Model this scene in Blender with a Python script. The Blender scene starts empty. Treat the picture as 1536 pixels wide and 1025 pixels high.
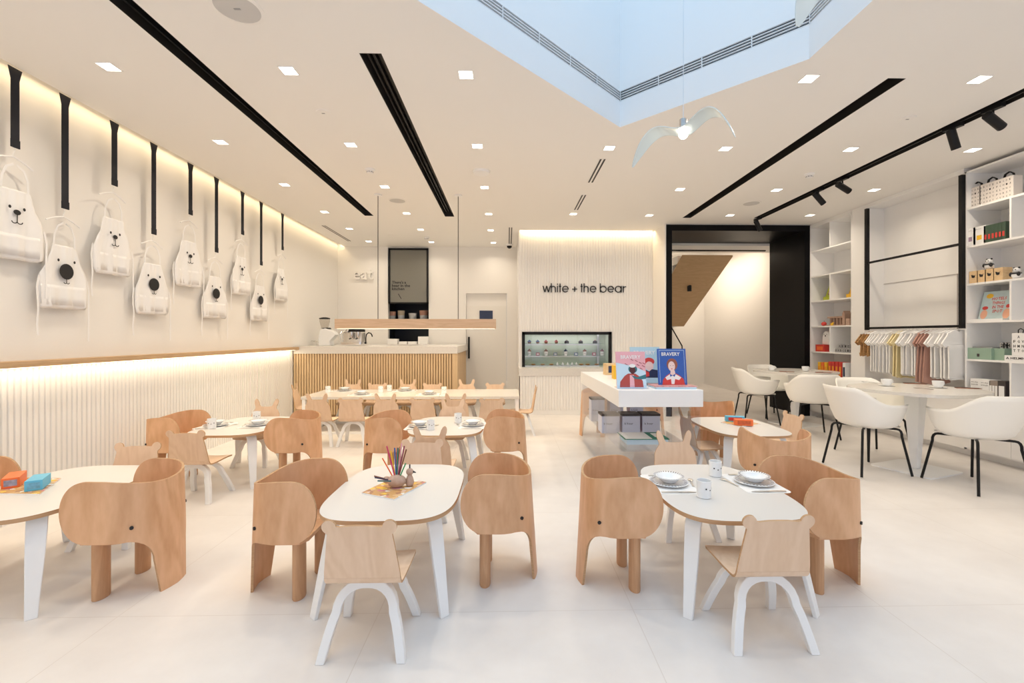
import bpy, bmesh, math, random
from math import sin, cos, pi, radians
from mathutils import Vector, Matrix
from mathutils.geometry import tessellate_polygon
random.seed(7)
SC = bpy.context.scene
COL = SC.collection

# ---------------------------------------------------------------- camera
TH = 0.0228; XP = 777.5; YP = 504.5; F = 683.0; HC = 1.30
cam_d = bpy.data.cameras.new('camera'); cam = bpy.data.objects.new('camera', cam_d); COL.objects.link(cam)
cam.location = (0, 0, HC); cam.rotation_euler = (pi/2, 0, -TH)
cam_d.sensor_width = 36; cam_d.lens = F/1536*36
cam_d.shift_x = (768-XP)/1536; cam_d.shift_y = (YP-512.5)/1536
cam_d.clip_start = 0.05
SC.camera = cam

# ---------------------------------------------------------------- colour management, world
SC.view_settings.view_transform = 'Standard'
SC.view_settings.look = 'None'
SC.view_settings.gamma = 1.0
SC.view_settings.exposure = 0.14
SC.view_settings.use_curve_mapping = False
try:
    SC.cycles.use_denoising = True
    SC.cycles.max_bounces = 10; SC.cycles.diffuse_bounces = 5; SC.cycles.transparent_max_bounces = 24
    SC.cycles.caustics_reflective = False; SC.cycles.caustics_refractive = False
    SC.cycles.sample_clamp_indirect = 6.0
except Exception:
    pass
w = bpy.data.worlds.new('sky'); SC.world = w; w.use_nodes = True
w.node_tree.nodes['Background'].inputs[0].default_value = (0.62, 0.80, 1.0, 1)
w.node_tree.nodes['Background'].inputs[1].default_value = 0.45

WARM = (1.0, 0.855, 0.665)
COVE = (1.0, 0.76, 0.44)
DAY = (0.48, 0.75, 1.0)
def area(name, loc, rot, sx, sy, power, col, spread=pi):
    d = bpy.data.lights.new(name, 'AREA'); d.shape = 'RECTANGLE'; d.size = sx; d.size_y = sy
    d.energy = power; d.color = col; d.spread = spread
    o = bpy.data.objects.new(name, d); o.location = loc; o.rotation_euler = rot; COL.objects.link(o); return o
area('skylight_daylight', (0.35, 1.7, 6.15), (0, 0, 0), 3.1, 3.9, 74, DAY, 2.5)
area('shopfront_daylight', (0.9, -2.62, 1.6), (pi/2, 0, 0), 7.5, 2.6, 64, (1.0, 0.915, 0.90))
area('wall_cove_light', (-3.37, 3.4, 3.17), (0, 0, 0), 0.03, 12.0, 15, COVE)
area('ledge_light', (-3.385, 2.4, 1.076), (0, 0, 0), 0.02, 9.8, 9, (1.0, 0.82, 0.56))
area('sign_wall_cove_light', (1.37, 7.88, 3.17), (0, 0, 0), 2.3, 0.03, 9, COVE)
area('hall_light', (4.4, 10.2, 3.2), (0, 0, 0), 1.0, 2.5, 45, (1.0, .84, .66))
area('cake_case_light', (1.03, 8.25, 1.35), (0, 0, 0), 1.4, 0.2, 3, (1.0, .98, .92))

# ---------------------------------------------------------------- geometry of the photograph: rays to real planes
def _ray(px, py):
    u = (px-XP)/F; v = (YP-py)/F
    return Vector((cos(TH)*u+sin(TH), -sin(TH)*u+cos(TH), v))
def P(px, py, h):
    r = _ray(px, py); t = (h-HC)/r.z; return Vector((r.x*t, r.y*t, h))
def PX(px, py, X):
    r = _ray(px, py); t = X/r.x; return Vector((X, r.y*t, HC+r.z*t))
def PY(px, py, Y):
    r = _ray(px, py); t = Y/r.y; return Vector((r.x*t, Y, HC+r.z*t))
def M2(x, z):
    return (x, z-TH*x)

# ---------------------------------------------------------------- mesh builder
class MB:
    def __init__(s): s.v = []; s.f = []; s.mi = []; s.m = 0
    def add(s, vs, fs):
        b = len(s.v); s.v += [tuple(v) for v in vs]
        for f in fs: s.f.append([b+i for i in f]); s.mi.append(s.m)
    def box(s, x0, x1, y0, y1, z0, z1):
        s.add([(x0,y0,z0),(x1,y0,z0),(x1,y1,z0),(x0,y1,z0),(x0,y0,z1),(x1,y0,z1),(x1,y1,z1),(x0,y1,z1)],
              [(0,3,2,1),(4,5,6,7),(0,1,5,4),(1,2,6,5),(2,3,7,6),(3,0,4,7)])
    def rbox(s, x0, x1, y0, y1, z0, z1, r, n=4):
        # box with rounded vertical edges
        pts = []
        for cx, cy, a0 in ((x1-r, y1-r, 0), (x0+r, y1-r, pi/2), (x0+r, y0+r, pi), (x1-r, y0+r, 1.5*pi)):
            for i in range(n+1):
                a = a0+pi/2*i/n; pts.append((cx+r*cos(a), cy+r*sin(a)))
        s.prism(pts, z0, z1)
    def prism(s, pts, z0, z1, M=None, side_m=None):
        n = len(pts)
        vs = [(x,y,z0) for x,y in pts]+[(x,y,z1) for x,y in pts]
        if M is not None: vs = [M @ Vector(v) for v in vs]
        tri = tessellate_polygon([[Vector((x,y,0)) for x,y in pts]])
        area2 = sum(pts[i][0]*pts[(i+1)%n][1]-pts[(i+1)%n][0]*pts[i][1] for i in range(n))
        b = len(s.v); s.v += [tuple(v) for v in vs]
        for t in tri:
            a, c, d = t
            cr = (pts[c][0]-pts[a][0])*(pts[d][1]-pts[a][1])-(pts[c][1]-pts[a][1])*(pts[d][0]-pts[a][0])
            if cr < 0: c, d = d, c
            s.f.append([b+n+a, b+n+c, b+n+d]); s.mi.append(s.m)
            s.f.append([b+a, b+d, b+c]); s.mi.append(s.m)
        sm = s.m if side_m is None else side_m
        for i in range(n):
            j = (i+1) % n
            q = [b+i, b+j, b+n+j, b+n+i]
            if area2 < 0: q.reverse()
            s.f.append(q); s.mi.append(sm)
    def grid(s, rows, closed_u=False):
        nr = len(rows); nc = len(rows[0]); b = len(s.v)
        for r in rows: s.v += [tuple(p) for p in r]
        for i in range(nr-1):
            for j in range(nc if closed_u else nc-1):
                k = (j+1) % nc
                s.f.append([b+i*nc+j, b+i*nc+k, b+(i+1)*nc+k, b+(i+1)*nc+j]); s.mi.append(s.m)
    def cap(s, ring, flip=False):
        b = len(s.v); s.v += [tuple(p) for p in ring]; f = list(range(b, b+len(ring)))
        if flip: f.reverse()
        s.f.append(f); s.mi.append(s.m)
    def tube(s, pts, r, n=8, caps=True, rr=None, r2=None):
        pts = [Vector(p) for p in pts]; rows = []
        up = Vector((0,0,1))
        t0 = (pts[1]-pts[0]).normalized()
        if abs(t0.dot(up)) > .95: up = Vector((1,0,0))
        nrm = (up-t0*up.dot(t0)).normalized()
        for i, p in enumerate(pts):
            t = ((pts[i+1] if i < len(pts)-1 else p)-(pts[i-1] if i else p)).normalized()
            nrm = (nrm-t*nrm.dot(t)).normalized(); bi = t.cross(nrm)
            R = r if rr is None else rr[i]; R2 = R if r2 is None else r2
            rows.append([p+nrm*cos(2*pi*k/n)*R+bi*sin(2*pi*k/n)*R2 for k in range(n)])
        s.grid(rows, True)
        if caps: s.cap(rows[0], True); s.cap(rows[-1])
    def band(s, pts, wdir, wid, th):
        # ribbon: rectangular section swept along pts; wdir width direction, thickness across
        pts = [Vector(p) for p in pts]; rows = []; wd0 = Vector(wdir).normalized()
        for i, p in enumerate(pts):
            t = ((pts[i+1] if i < len(pts)-1 else p)-(pts[i-1] if i else p)).normalized()
            wd = (wd0-t*wd0.dot(t)).normalized(); nn = t.cross(wd)
            W = wid[i] if isinstance(wid, (list, tuple)) else wid
            rows.append([p+wd*W/2+nn*th/2, p-wd*W/2+nn*th/2, p-wd*W/2-nn*th/2, p+wd*W/2-nn*th/2])
        s.grid(rows, True); s.cap(rows[0], True); s.cap(rows[-1])
    def lathe(s, prof, c=(0,0,0), n=24, sx=1, sy=1, caps=True):
        rows = [[(c[0]+r*cos(2*pi*k/n)*sx, c[1]+r*sin(2*pi*k/n)*sy, c[2]+z) for k in range(n)] for r, z in prof]
        s.grid(rows, True)
        if caps and prof[0][0] > 1e-5: s.cap(rows[0], True)
        if caps and prof[-1][0] > 1e-5: s.cap(rows[-1])
    def ball(s, c, rx, ry=None, rz=None, n=12, M=None):
        ry = ry or rx; rz = rz or rx; rows = []
        for i in range(n+1):
            a = -pi/2+pi*i/n
            rows.append([Vector((c[0]+rx*cos(a)*cos(2*pi*k/(2*n)), c[1]+ry*cos(a)*sin(2*pi*k/(2*n)), c[2]+rz*sin(a))) for k in range(2*n)])
        if M is not None: rows = [[M @ p for p in r] for r in rows]
        s.grid(rows, True)
    def disc(s, c, u, v, r, n=20, r2=None):
        c = Vector(c); u = Vector(u).normalized(); v = Vector(v).normalized(); r2 = r2 or r
        s.cap([c+u*r*cos(2*pi*k/n)+v*r2*sin(2*pi*k/n) for k in range(n)])
    def xf(s, M, start=0):
        for i in range(start, len(s.v)): s.v[i] = tuple(M @ Vector(s.v[i]))
    def build(s, name, mats, parent=None, smooth=0.6, bevel=0, loc=None, rz=0, label=None):
        me = bpy.data.meshes.new(name); me.from_pydata(s.v, [], s.f); me.validate()
        if not isinstance(mats, (list, tuple)): mats = [mats]
        for m in mats: me.materials.append(m)
        if len(me.polygons) == len(s.mi):
            me.polygons.foreach_set('material_index', s.mi)
        bm = bmesh.new(); bm.from_mesh(me); bmesh.ops.remove_doubles(bm, verts=bm.verts, dist=1e-5)
        bmesh.ops.recalc_face_normals(bm, faces=bm.faces); bm.to_mesh(me); bm.free()
        if smooth:
            me.polygons.foreach_set('use_smooth', [True]*len(me.polygons)); me.set_sharp_from_angle(angle=smooth)
        o = bpy.data.objects.new(name, me); COL.objects.link(o)
        if parent is not None: o.parent = parent
        if loc is not None: o.location = loc
        o.rotation_euler.z = rz
        if bevel:
            b = o.modifiers.new('bevel', 'BEVEL'); b.width = bevel; b.segments = 2; b.limit_method = 'ANGLE'; b.angle_limit = .7
        if label: o['label'] = label
        return o

def tag(o, label, cat, group=None):
    o['label'] = label; o['category'] = cat
    if group: o['group'] = group
    return o
def thing(name, label, cat, loc=(0,0,0), rz=0, group=None):
    o = bpy.data.objects.new(name, None); COL.objects.link(o); o.empty_display_size = .1
    o.location = loc; o.rotation_euler = (0,0,rz)
    return tag(o, label, cat, group)
def struct(name, mb, mat, **k):
    o = mb.build(name, mat, **k); o['kind'] = 'structure'; return o
def dup(root, loc, rz, label, group=None):
    r = root.copy(); COL.objects.link(r); r.location = loc; r.rotation_euler = (0,0,rz); r['label'] = label
    if group: r['group'] = group
    for ch in list(root.children):
        c = ch.copy(); COL.objects.link(c); c.parent = r
        for g in list(ch.children):
            d = g.copy(); COL.objects.link(d); d.parent = c
    return r

# ---------------------------------------------------------------- materials
def mat(name, col, rough=.5, metal=0, spec=.5, bump=0, bscale=50, var=0, vscale=5, emit=None, es=0, trans=0, coat=0):
    m = bpy.data.materials.new(name); m.use_nodes = True; nt = m.node_tree; N = nt.nodes; L = nt.links
    b = N['Principled BSDF']; b.inputs['Base Color'].default_value = (*col, 1); b.inputs['Roughness'].default_value = rough
    b.inputs['Metallic'].default_value = metal; b.inputs['Specular IOR Level'].default_value = spec
    b.inputs['Coat Weight'].default_value = coat
    if emit: b.inputs['Emission Color'].default_value = (*emit, 1); b.inputs['Emission Strength'].default_value = es
    if trans: b.inputs['Transmission Weight'].default_value = trans
    tc = N.new('ShaderNodeTexCoord')
    if var:
        n = N.new('ShaderNodeTexNoise'); n.inputs['Scale'].default_value = vscale; n.inputs['Detail'].default_value = 5
        L.new(tc.outputs['Object'], n.inputs['Vector'])
        mx = N.new('ShaderNodeMix'); mx.data_type = 'RGBA'
        mx.inputs['A'].default_value = tuple(c*(1-var) for c in col)+(1,); mx.inputs['B'].default_value = tuple(min(1, c*(1+var)) for c in col)+(1,)
        L.new(n.outputs['Fac'], mx.inputs['Factor']); L.new(mx.outputs['Result'], b.inputs['Base Color'])
    if bump:
        n2 = N.new('ShaderNodeTexNoise'); n2.inputs['Scale'].default_value = bscale; n2.inputs['Detail'].default_value = 3
        L.new(tc.outputs['Object'], n2.inputs['Vector'])
        bp = N.new('ShaderNodeBump'); bp.inputs['Strength'].default_value = bump; bp.inputs['Distance'].default_value = .002
        L.new(n2.outputs['Fac'], bp.inputs['Height']); L.new(bp.outputs['Normal'], b.inputs['Normal'])
    return m
def wood(name, c1, c2, scale=(9, 9, 1.1), rough=.45, wave=3.0):
    m = bpy.data.materials.new(name); m.use_nodes = True; nt = m.node_tree; N = nt.nodes; L = nt.links
    b = N['Principled BSDF']; b.inputs['Roughness'].default_value = rough; b.inputs['Specular IOR Level'].default_value = .35
    tc = N.new('ShaderNodeTexCoord'); mp = N.new('ShaderNodeMapping'); mp.inputs['Scale'].default_value = scale
    oi = N.new('ShaderNodeObjectInfo'); ml = N.new('ShaderNodeMath'); ml.operation = 'MULTIPLY'; ml.inputs[1].default_value = 13.0
    L.new(oi.outputs['Random'], ml.inputs[0]); L.new(ml.outputs[0], mp.inputs['Location'])
    L.new(tc.outputs['Object'], mp.inputs['Vector'])
    n = N.new('ShaderNodeTexNoise'); n.inputs['Scale'].default_value = .9; n.inputs['Detail'].default_value = 3; n.inputs['Distortion'].default_value = .4
    L.new(mp.outputs[0], n.inputs['Vector'])
    m1 = N.new('ShaderNodeMath'); m1.operation = 'MULTIPLY'; m1.inputs[1].default_value = wave*34
    L.new(n.outputs['Fac'], m1.inputs[0])
    s0_ = N.new('ShaderNodeMath'); s0_.operation = 'SINE'; L.new(m1.outputs[0], s0_.inputs[0])
    sn = N.new('ShaderNodeMath'); sn.operation = 'MULTIPLY_ADD'; sn.inputs[1].default_value = .5; sn.inputs[2].default_value = .5; L.new(s0_.outputs[0], sn.inputs[0])
    fn = N.new('ShaderNodeTexNoise'); fn.inputs['Scale'].default_value = 14; fn.inputs['Detail'].default_value = 4
    L.new(mp.outputs[0], fn.inputs['Vector'])
    ad = N.new('ShaderNodeMath'); ad.operation = 'MULTIPLY'; L.new(sn.outputs[0], ad.inputs[0]); ad.inputs[1].default_value = .38
    a2 = N.new('ShaderNodeMath'); a2.operation = 'MULTIPLY_ADD'; L.new(fn.outputs['Fac'], a2.inputs[0]); a2.inputs[1].default_value = .62; L.new(ad.outputs[0], a2.inputs[2])
    cr = N.new('ShaderNodeValToRGB'); cr.color_ramp.elements[0].color = (*c2, 1); cr.color_ramp.elements[1].color = (*c1, 1)
    cr.color_ramp.elements[0].position = .10; cr.color_ramp.elements[1].position = .80
    L.new(a2.outputs[0], cr.inputs['Fac']); L.new(cr.outputs['Color'], b.inputs['Base Color'])
    return m
def acrylic(name, tint=(.97, .98, 1.0), k=.10):
    m = bpy.data.materials.new(name); m.use_nodes = True; nt = m.node_tree; N = nt.nodes; L = nt.links
    N.remove(N['Principled BSDF']); out = N['Material Output']
    t = N.new('ShaderNodeBsdfTransparent'); t.inputs[0].default_value = (*tint, 1)
    g = N.new('ShaderNodeBsdfGlossy'); g.inputs['Roughness'].default_value = .03
    lw = N.new('ShaderNodeLayerWeight'); lw.inputs['Blend'].default_value = .5
    pw = N.new('ShaderNodeMath'); pw.operation = 'POWER'; pw.inputs[1].default_value = 4.0; L.new(lw.outputs['Facing'], pw.inputs[0])
    fr = N.new('ShaderNodeMath'); fr.operation = 'MULTIPLY_ADD'; fr.inputs[1].default_value = .5; fr.inputs[2].default_value = .035; L.new(pw.outputs[0], fr.inputs[0])
    mx = N.new('ShaderNodeMixShader'); L.new(fr.outputs[0], mx.inputs[0]); L.new(t.outputs[0], mx.inputs[1]); L.new(g.outputs[0], mx.inputs[2])
    L.new(mx.outputs[0], out.inputs[0]); return m
def emis(name, col, s):
    m = bpy.data.materials.new(name); m.use_nodes = True; b = m.node_tree.nodes['Principled BSDF']
    b.inputs['Base Color'].default_value = (.8, .8, .8, 1)
    b.inputs['Emission Color'].default_value = (*col, 1); b.inputs['Emission Strength'].default_value = s; return m

WHITE_WALL = mat('white_plaster', (.87, .85, .82), .75, bump=.06, bscale=60)
CEIL = mat('ceiling_paint', (.885, .87, .845), .8, bump=.03, bscale=90)
FLUTE = mat('white_fluted_panel', (.86, .85, .835), .55, bump=.05, bscale=160)
SHAFT = mat('skylight_plaster', (.82, .83, .84), .7, bump=.04, bscale=60)
SHELF = mat('white_lacquer', (.89, .885, .88), .4, bump=.03, bscale=200)
GLOSSW = mat('white_solid_surface', (.88, .89, .90), .3)
BLACK = mat('black_powder_coat', (.010, .010, .011), .45, spec=.25, bump=.05, bscale=300)
BLACKW = mat('black_panelling', (.005, .005, .006), .4, spec=.12, var=.3, vscale=3)
CHARC = mat('dark_channel', (.02, .018, .016), .5, bump=.05, bscale=200)
WLEG = mat('white_painted_plywood', (.82, .83, .84), .4, bump=.05, bscale=120)
TTOP = mat('white_laminate', (.68, .665, .645), .33, bump=.02, bscale=300)
PLYE = wood('plywood_edge', (.55, .35, .20), (.42, .25, .13), (1, 1, 60), .6, 1)
ELE = wood('beech_veneer', (.73, .45, .27), (.57, .315, .165), (3.4, 3.4, 1.05), .42, 1.15)
ELEL = wood('turned_beech', (.62, .37, .21), (.52, .29, .155), (16, 16, 1.5), .45, 1.2)
PLAY = wood('pale_birch_veneer', (.78, .585, .43), (.70, .50, .345), (5, 5, 1.3), .45, 1.5)
OAK = wood('oak_veneer', (.62, .44, .27), (.50, .335, .19), (1.2, 1.2, 14), .5, 1.2)
OAKY = wood('oak_ledge', (.60, .42, .25), (.50, .33, .18), (14, .8, 14), .5, 1.2)
SLAT = wood('oak_slat', (.70, .52, .32), (.60, .43, .25), (10, 10, .8), .5, 1.0)
SLATD = mat('slat_backing', (.38, .25, .13), .7, var=.1)
SOFF = wood('stair_soffit_oak', (.62, .43, .24), (.53, .35, .19), (1.5, 9, 9), .55, 1.2)
STONE = mat('speckled_stone', (.70, .68, .65), .25, var=.09, vscale=60)
ASHELL = mat('white_moulded_shell', (.91, .90, .86), .45, bump=.04, bscale=250)
FABRIC = mat('white_cotton', (.90, .895, .89), .9, bump=.25, bscale=250)
FABY = mat('yellow_cotton', (.83, .72, .42), .9, bump=.25, bscale=250)
FABP = mat('dusty_pink_cotton', (.47, .27, .22), .9, bump=.25, bscale=250)
FABO = mat('patterned_brown_cotton', (.45, .25, .10), .9, var=.7, vscale=60)
FABB = mat('beige_brown_cotton', (.52, .34, .24), .9, bump=.2, bscale=250)
CERAM = mat('white_ceramic', (.86, .88, .90), .2, coat=.3)
def dash_mat():
    m = mat('dashed_plate_rim', (.86, .88, .90), .25); nt = m.node_tree; N = nt.nodes; L = nt.links; b = N['Principled BSDF']
    tc = N.new('ShaderNodeTexCoord'); g = N.new('ShaderNodeTexGradient'); g.gradient_type = 'RADIAL'; L.new(tc.outputs['Object'], g.inputs['Vector'])
    k = N.new('ShaderNodeMath'); k.operation = 'MULTIPLY'; k.inputs[1].default_value = 34; L.new(g.outputs['Fac'], k.inputs[0])
    f = N.new('ShaderNodeMath'); f.operation = 'FRACT'; L.new(k.outputs[0], f.inputs[0])
    t = N.new('ShaderNodeMath'); t.operation = 'GREATER_THAN'; t.inputs[1].default_value = .52; L.new(f.outputs[0], t.inputs[0])
    mx = N.new('ShaderNodeMix'); mx.data_type = 'RGBA'; L.new(t.outputs[0], mx.inputs['Factor']); mx.inputs['A'].default_value = (.86, .88, .90, 1); mx.inputs['B'].default_value = (.16, .11, .10, 1)
    L.new(mx.outputs['Result'], b.inputs['Base Color']); return m
CERAMP = dash_mat()
STEEL = mat('brushed_steel', (.72, .70, .66), .3, metal=1, var=.05, vscale=40)
STEELP = mat('polished_steel', (.62, .60, .58), .12, metal=1)
CLEAR = acrylic('clear_acrylic')
GLASSG = acrylic('green_glass', (.92, .97, .94))
GLOW = emis('downlight_lens', (1.0, .92, .80), 9.0)
INK = mat('black_ink', (.012, .012, .014), .6)
RED = mat('red_print', (.62, .05, .04), .5); ORANGE = mat('orange_card', (.85, .17, .04), .45)
YELL = mat('yellow_card', (.85, .50, .03), .5); LIME = mat('lime_card', (.50, .58, .05), .5)
BLUE = mat('royal_blue_print', (.025, .10, .42), .45, var=.15, vscale=60); LBLUE = mat('sky_blue_card', (.12, .48, .72), .5)
PBLUE = mat('pale_blue_paper', (.55, .72, .86), .5); PINKC = mat('pink_print', (.80, .42, .48), .45)
TEAL = mat('teal_print', (.03, .16, .20), .5); NAVY = mat('navy_print', (.02, .03, .08), .5); SKIN = mat('pale_print', (.82, .62, .58), .5)
BROWN = mat('brown_print', (.20, .06, .03), .5); MINT = mat('green_card_box', (.29, .42, .33), .5); GREEN = mat('dark_green_print', (.02, .20, .13), .5)
PAPER = mat('white_paper', (.84, .84, .84), .6); PALEB = mat('lilac_box_card', (.62, .65, .78), .5); GREYC = mat('grey_card', (.33, .33, .34), .5)
DBOX = mat('dark_lid_card', (.05, .04, .04), .5); WBOX = wood('pine_box', (.75, .55, .32), (.66, .45, .24), (6, 6, 20), .5, 1)
LETT = mat('letter_board', (.80, .75, .71), .6)
def kraft_mat():
    m = mat('craft_illustration', (.6, .4, .2), .55); nt = m.node_tree; N = nt.nodes; L = nt.links; b = N['Principled BSDF']
    tc = N.new('ShaderNodeTexCoord'); v = N.new('ShaderNodeTexVoronoi'); v.inputs['Scale'].default_value = 42; L.new(tc.outputs['Object'], v.inputs['Vector'])
    sx = N.new('ShaderNodeSeparateColor'); L.new(v.outputs['Color'], sx.inputs[0])
    cr = N.new('ShaderNodeValToRGB'); cr.color_ramp.interpolation = 'CONSTANT'; e = cr.color_ramp.elements
    e[0].position = 0; e[0].color = (.58, .33, .13, 1); e[1].position = .4; e[1].color = (.66, .44, .24, 1)
    for p_, c_ in ((.58, (.42, .20, .10)), (.7, (.70, .50, .42)), (.82, (.80, .55, .08)), (.9, (.80, .78, .74)), (.96, (.60, .22, .25))):
        q_ = e.new(p_); q_.color = (*c_, 1)
    L.new(sx.outputs[0], cr.inputs['Fac']); L.new(cr.outputs['Color'], b.inputs['Base Color']); return m
KRAFT = kraft_mat()
TOYW = wood('toy_wood', (.55, .38, .30), (.45, .30, .22), (8, 8, 8), .5, 1)
BIRDG = mat('opal_glass', (.66, .76, .80), .25, coat=.3)
GREY_BOARD = mat('grey_board', (.22, .215, .19), .3)
CASEG = mat('green_tiled_back', (.60, .65, .54), .4, var=.05)

# floor: large pale stone slabs with hairline joints
def floor_mat():
    m = bpy.data.materials.new('pale_stone_floor'); m.use_nodes = True; nt = m.node_tree; N = nt.nodes; L = nt.links
    b = N['Principled BSDF']; b.inputs['Roughness'].default_value = .36; b.inputs['Specular IOR Level'].default_value = .35
    tc = N.new('ShaderNodeTexCoord'); n = N.new('ShaderNodeTexNoise'); n.inputs['Scale'].default_value = 2.2; n.inputs['Detail'].default_value = 8; n.inputs['Roughness'].default_value = .6
    L.new(tc.outputs['Object'], n.inputs['Vector'])
    cr = N.new('ShaderNodeValToRGB'); cr.color_ramp.elements[0].color = (.70, .67, .65, 1); cr.color_ramp.elements[1].color = (.79, .765, .745, 1)
    cr.color_ramp.elements[0].position = .3; cr.color_ramp.elements[1].position = .7
    L.new(n.outputs['Fac'], cr.inputs['Fac'])
    br = N.new('ShaderNodeTexBrick'); br.offset = .0; br.inputs['Scale'].default_value = 1.0; br.inputs['Mortar Size'].default_value = .0022
    br.inputs['Brick Width'].default_value = 1.2; br.inputs['Row Height'].default_value = 1.2; br.inputs['Mortar Smooth'].default_value = .1
    mp = N.new('ShaderNodeMapping'); mp.inputs['Location'].default_value = (.606, .25, 0); L.new(tc.outputs['Object'], mp.inputs['Vector']); L.new(mp.outputs[0], br.inputs['Vector'])
    mx = N.new('ShaderNodeMix'); mx.data_type = 'RGBA'; L.new(br.outputs['Fac'], mx.inputs['Factor'])
    L.new(cr.outputs['Color'], mx.inputs['A']); mx.inputs['B'].default_value = (.66, .62, .59, 1)
    L.new(mx.outputs['Result'], b.inputs['Base Color'])
    n2 = N.new('ShaderNodeTexNoise'); n2.inputs['Scale'].default_value = 7; n2.inputs['Detail'].default_value = 5; L.new(tc.outputs['Object'], n2.inputs['Vector'])
    mr = N.new('ShaderNodeMapRange'); mr.inputs['To Min'].default_value = .28; mr.inputs['To Max'].default_value = .46
    L.new(n2.outputs['Fac'], mr.inputs['Value']); L.new(mr.outputs[0], b.inputs['Roughness'])
    return m
FLOORM = floor_mat()

def text_mb(body, size, depth, mbs=None, res=3, align='LEFT', bold=0.0, shear=0):
    cu = bpy.data.curves.new('t', 'FONT'); cu.body = body; cu.size = size; cu.extrude = depth; cu.resolution_u = res
    cu.align_x = align; cu.offset = bold; cu.shear = shear
    ob = bpy.data.objects.new('t', cu); COL.objects.link(ob)
    dg = bpy.context.evaluated_depsgraph_get(); me = bpy.data.meshes.new_from_object(ob.evaluated_get(dg))
    mb = mbs or MB(); mb.add([v.co[:] for v in me.vertices], [list(p.vertices) for p in me.polygons])
    bpy.data.objects.remove(ob); bpy.data.curves.remove(cu); bpy.data.meshes.remove(me); return mb
def text_fit(mb, body, x0, x1, ybase, height, z, depth=.0004, res=3, bold=0.0):
    # text in the xy plane scaled to span x0..x1, cap height 'height'
    s = len(mb.v); text_mb(body, 1.0, 0, mb, res, bold=bold)
    vs = mb.v[s:]; ax = min(v[0] for v in vs); bx = max(v[0] for v in vs); ay = min(v[1] for v in vs); by = max(v[1] for v in vs)
    for i in range(s, len(mb.v)):
        v = mb.v[i]; mb.v[i] = (x0+(v[0]-ax)/(bx-ax)*(x1-x0), ybase+(v[1]-ay)/(by-ay)*height, z)

# ================================================================= THE SETTING
HCEIL = 3.12
YBL = 9.31      # back wall, left bay
YF = 7.93       # upper fluted sign wall
YL = 7.54       # lower fluted wall
YPORT = 7.31
XW = -3.45; XS = 4.95; YFRONT = -2.5
mb = MB(); mb.box(-3.7, 6.2, YFRONT-.2, 13.2, -.1, 0); struct('floor', mb, FLOORM, smooth=0)

# ceiling with openings
def rect(x0, x1, y0, y1): return [(x0,y0),(x1,y0),(x1,y1),(x0,y1)]
A = P(930, 191, HCEIL); C = P(1212, 90, HCEIL); SK_X = C.x
lx = -1.3; ly = A.y-(A.x-lx)
sky = [(A.x, A.y), (SK_X, A.y-(SK_X-A.x)), (SK_X, -.3), (lx, -.3), (lx, ly)]
s1 = rect(-2.16, -2.03, 1.2, 6.93); s2 = rect(-.957, -.815, P(556, 80, HCEIL).y, P(675, 325, HCEIL).y)
s3 = rect(2.68, 2.81, P(1345, 117.5, HCEIL).y, P(1029, 327, HCEIL).y)
s4 = rect(3.785, 3.925, 1.0, P(1146, 327.5, HCEIL).y)
gap = rect(.20, 2.54, YF-.12, YF)
outer = [(-3.32, YFRONT), (5.6, YFRONT), (5.6, 9.31), (-3.32, 9.31)]
loops = [outer, sky, s1, s2, s3, s4, gap]
mb = MB(); allv = [p for l in loops for p in l]
tris = tessellate_polygon([[Vector((x,y,0)) for x,y in l] for l in loops])
for z in (HCEIL,):
    b = len(mb.v); mb.v += [(x,y,z) for x,y in allv]
    for t in tris: mb.f.append([b+i for i in t]); mb.mi.append(0)
# slab edges at the cove and gap
mb.add([(-3.32,YFRONT,HCEIL),(-3.32,9.31,HCEIL),(-3.32,9.31,HCEIL+.06),(-3.32,YFRONT,HCEIL+.06)], [(0,1,2,3)])
mb.add([(x,y,HCEIL+dz) for dz in (0,.06) for x,y in gap], [(0,1,5,4),(1,2,6,5),(3,0,4,7)])
struct('ceiling', mb, CEIL, smooth=0)
mb = MB(); mb.box(-3.5, -3.2, YFRONT, 9.4, 3.30, 3.34); mb.box(.1, 2.7, 7.7, 8.2, 3.30, 3.34); mb.box(-3.22, -3.2, YFRONT, 9.31, 3.13, 3.3)
mb.box(.15, 2.6, YF-.22, YF-.2, 3.13, 3.3)
struct('trim_1', mb, CEIL, smooth=0)   # cove boxes above the ceiling

# skylight shaft
mb = MB(); n = len(sky); top = 6.2
lower = HCEIL; g0 = 3.12+.225; g1 = 3.12+.315
mb.add([(x,y,z) for z in (lower, g0) for x,y in sky], [(i, (i+1)%n, n+(i+1)%n, n+i) for i in range(n)])
mb.add([(x,y,z) for z in (g1, top) for x,y in sky], [(i, (i+1)%n, n+(i+1)%n, n+i) for i in range(n)])
struct('wall_skylight', mb, SHAFT, smooth=0)
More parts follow.
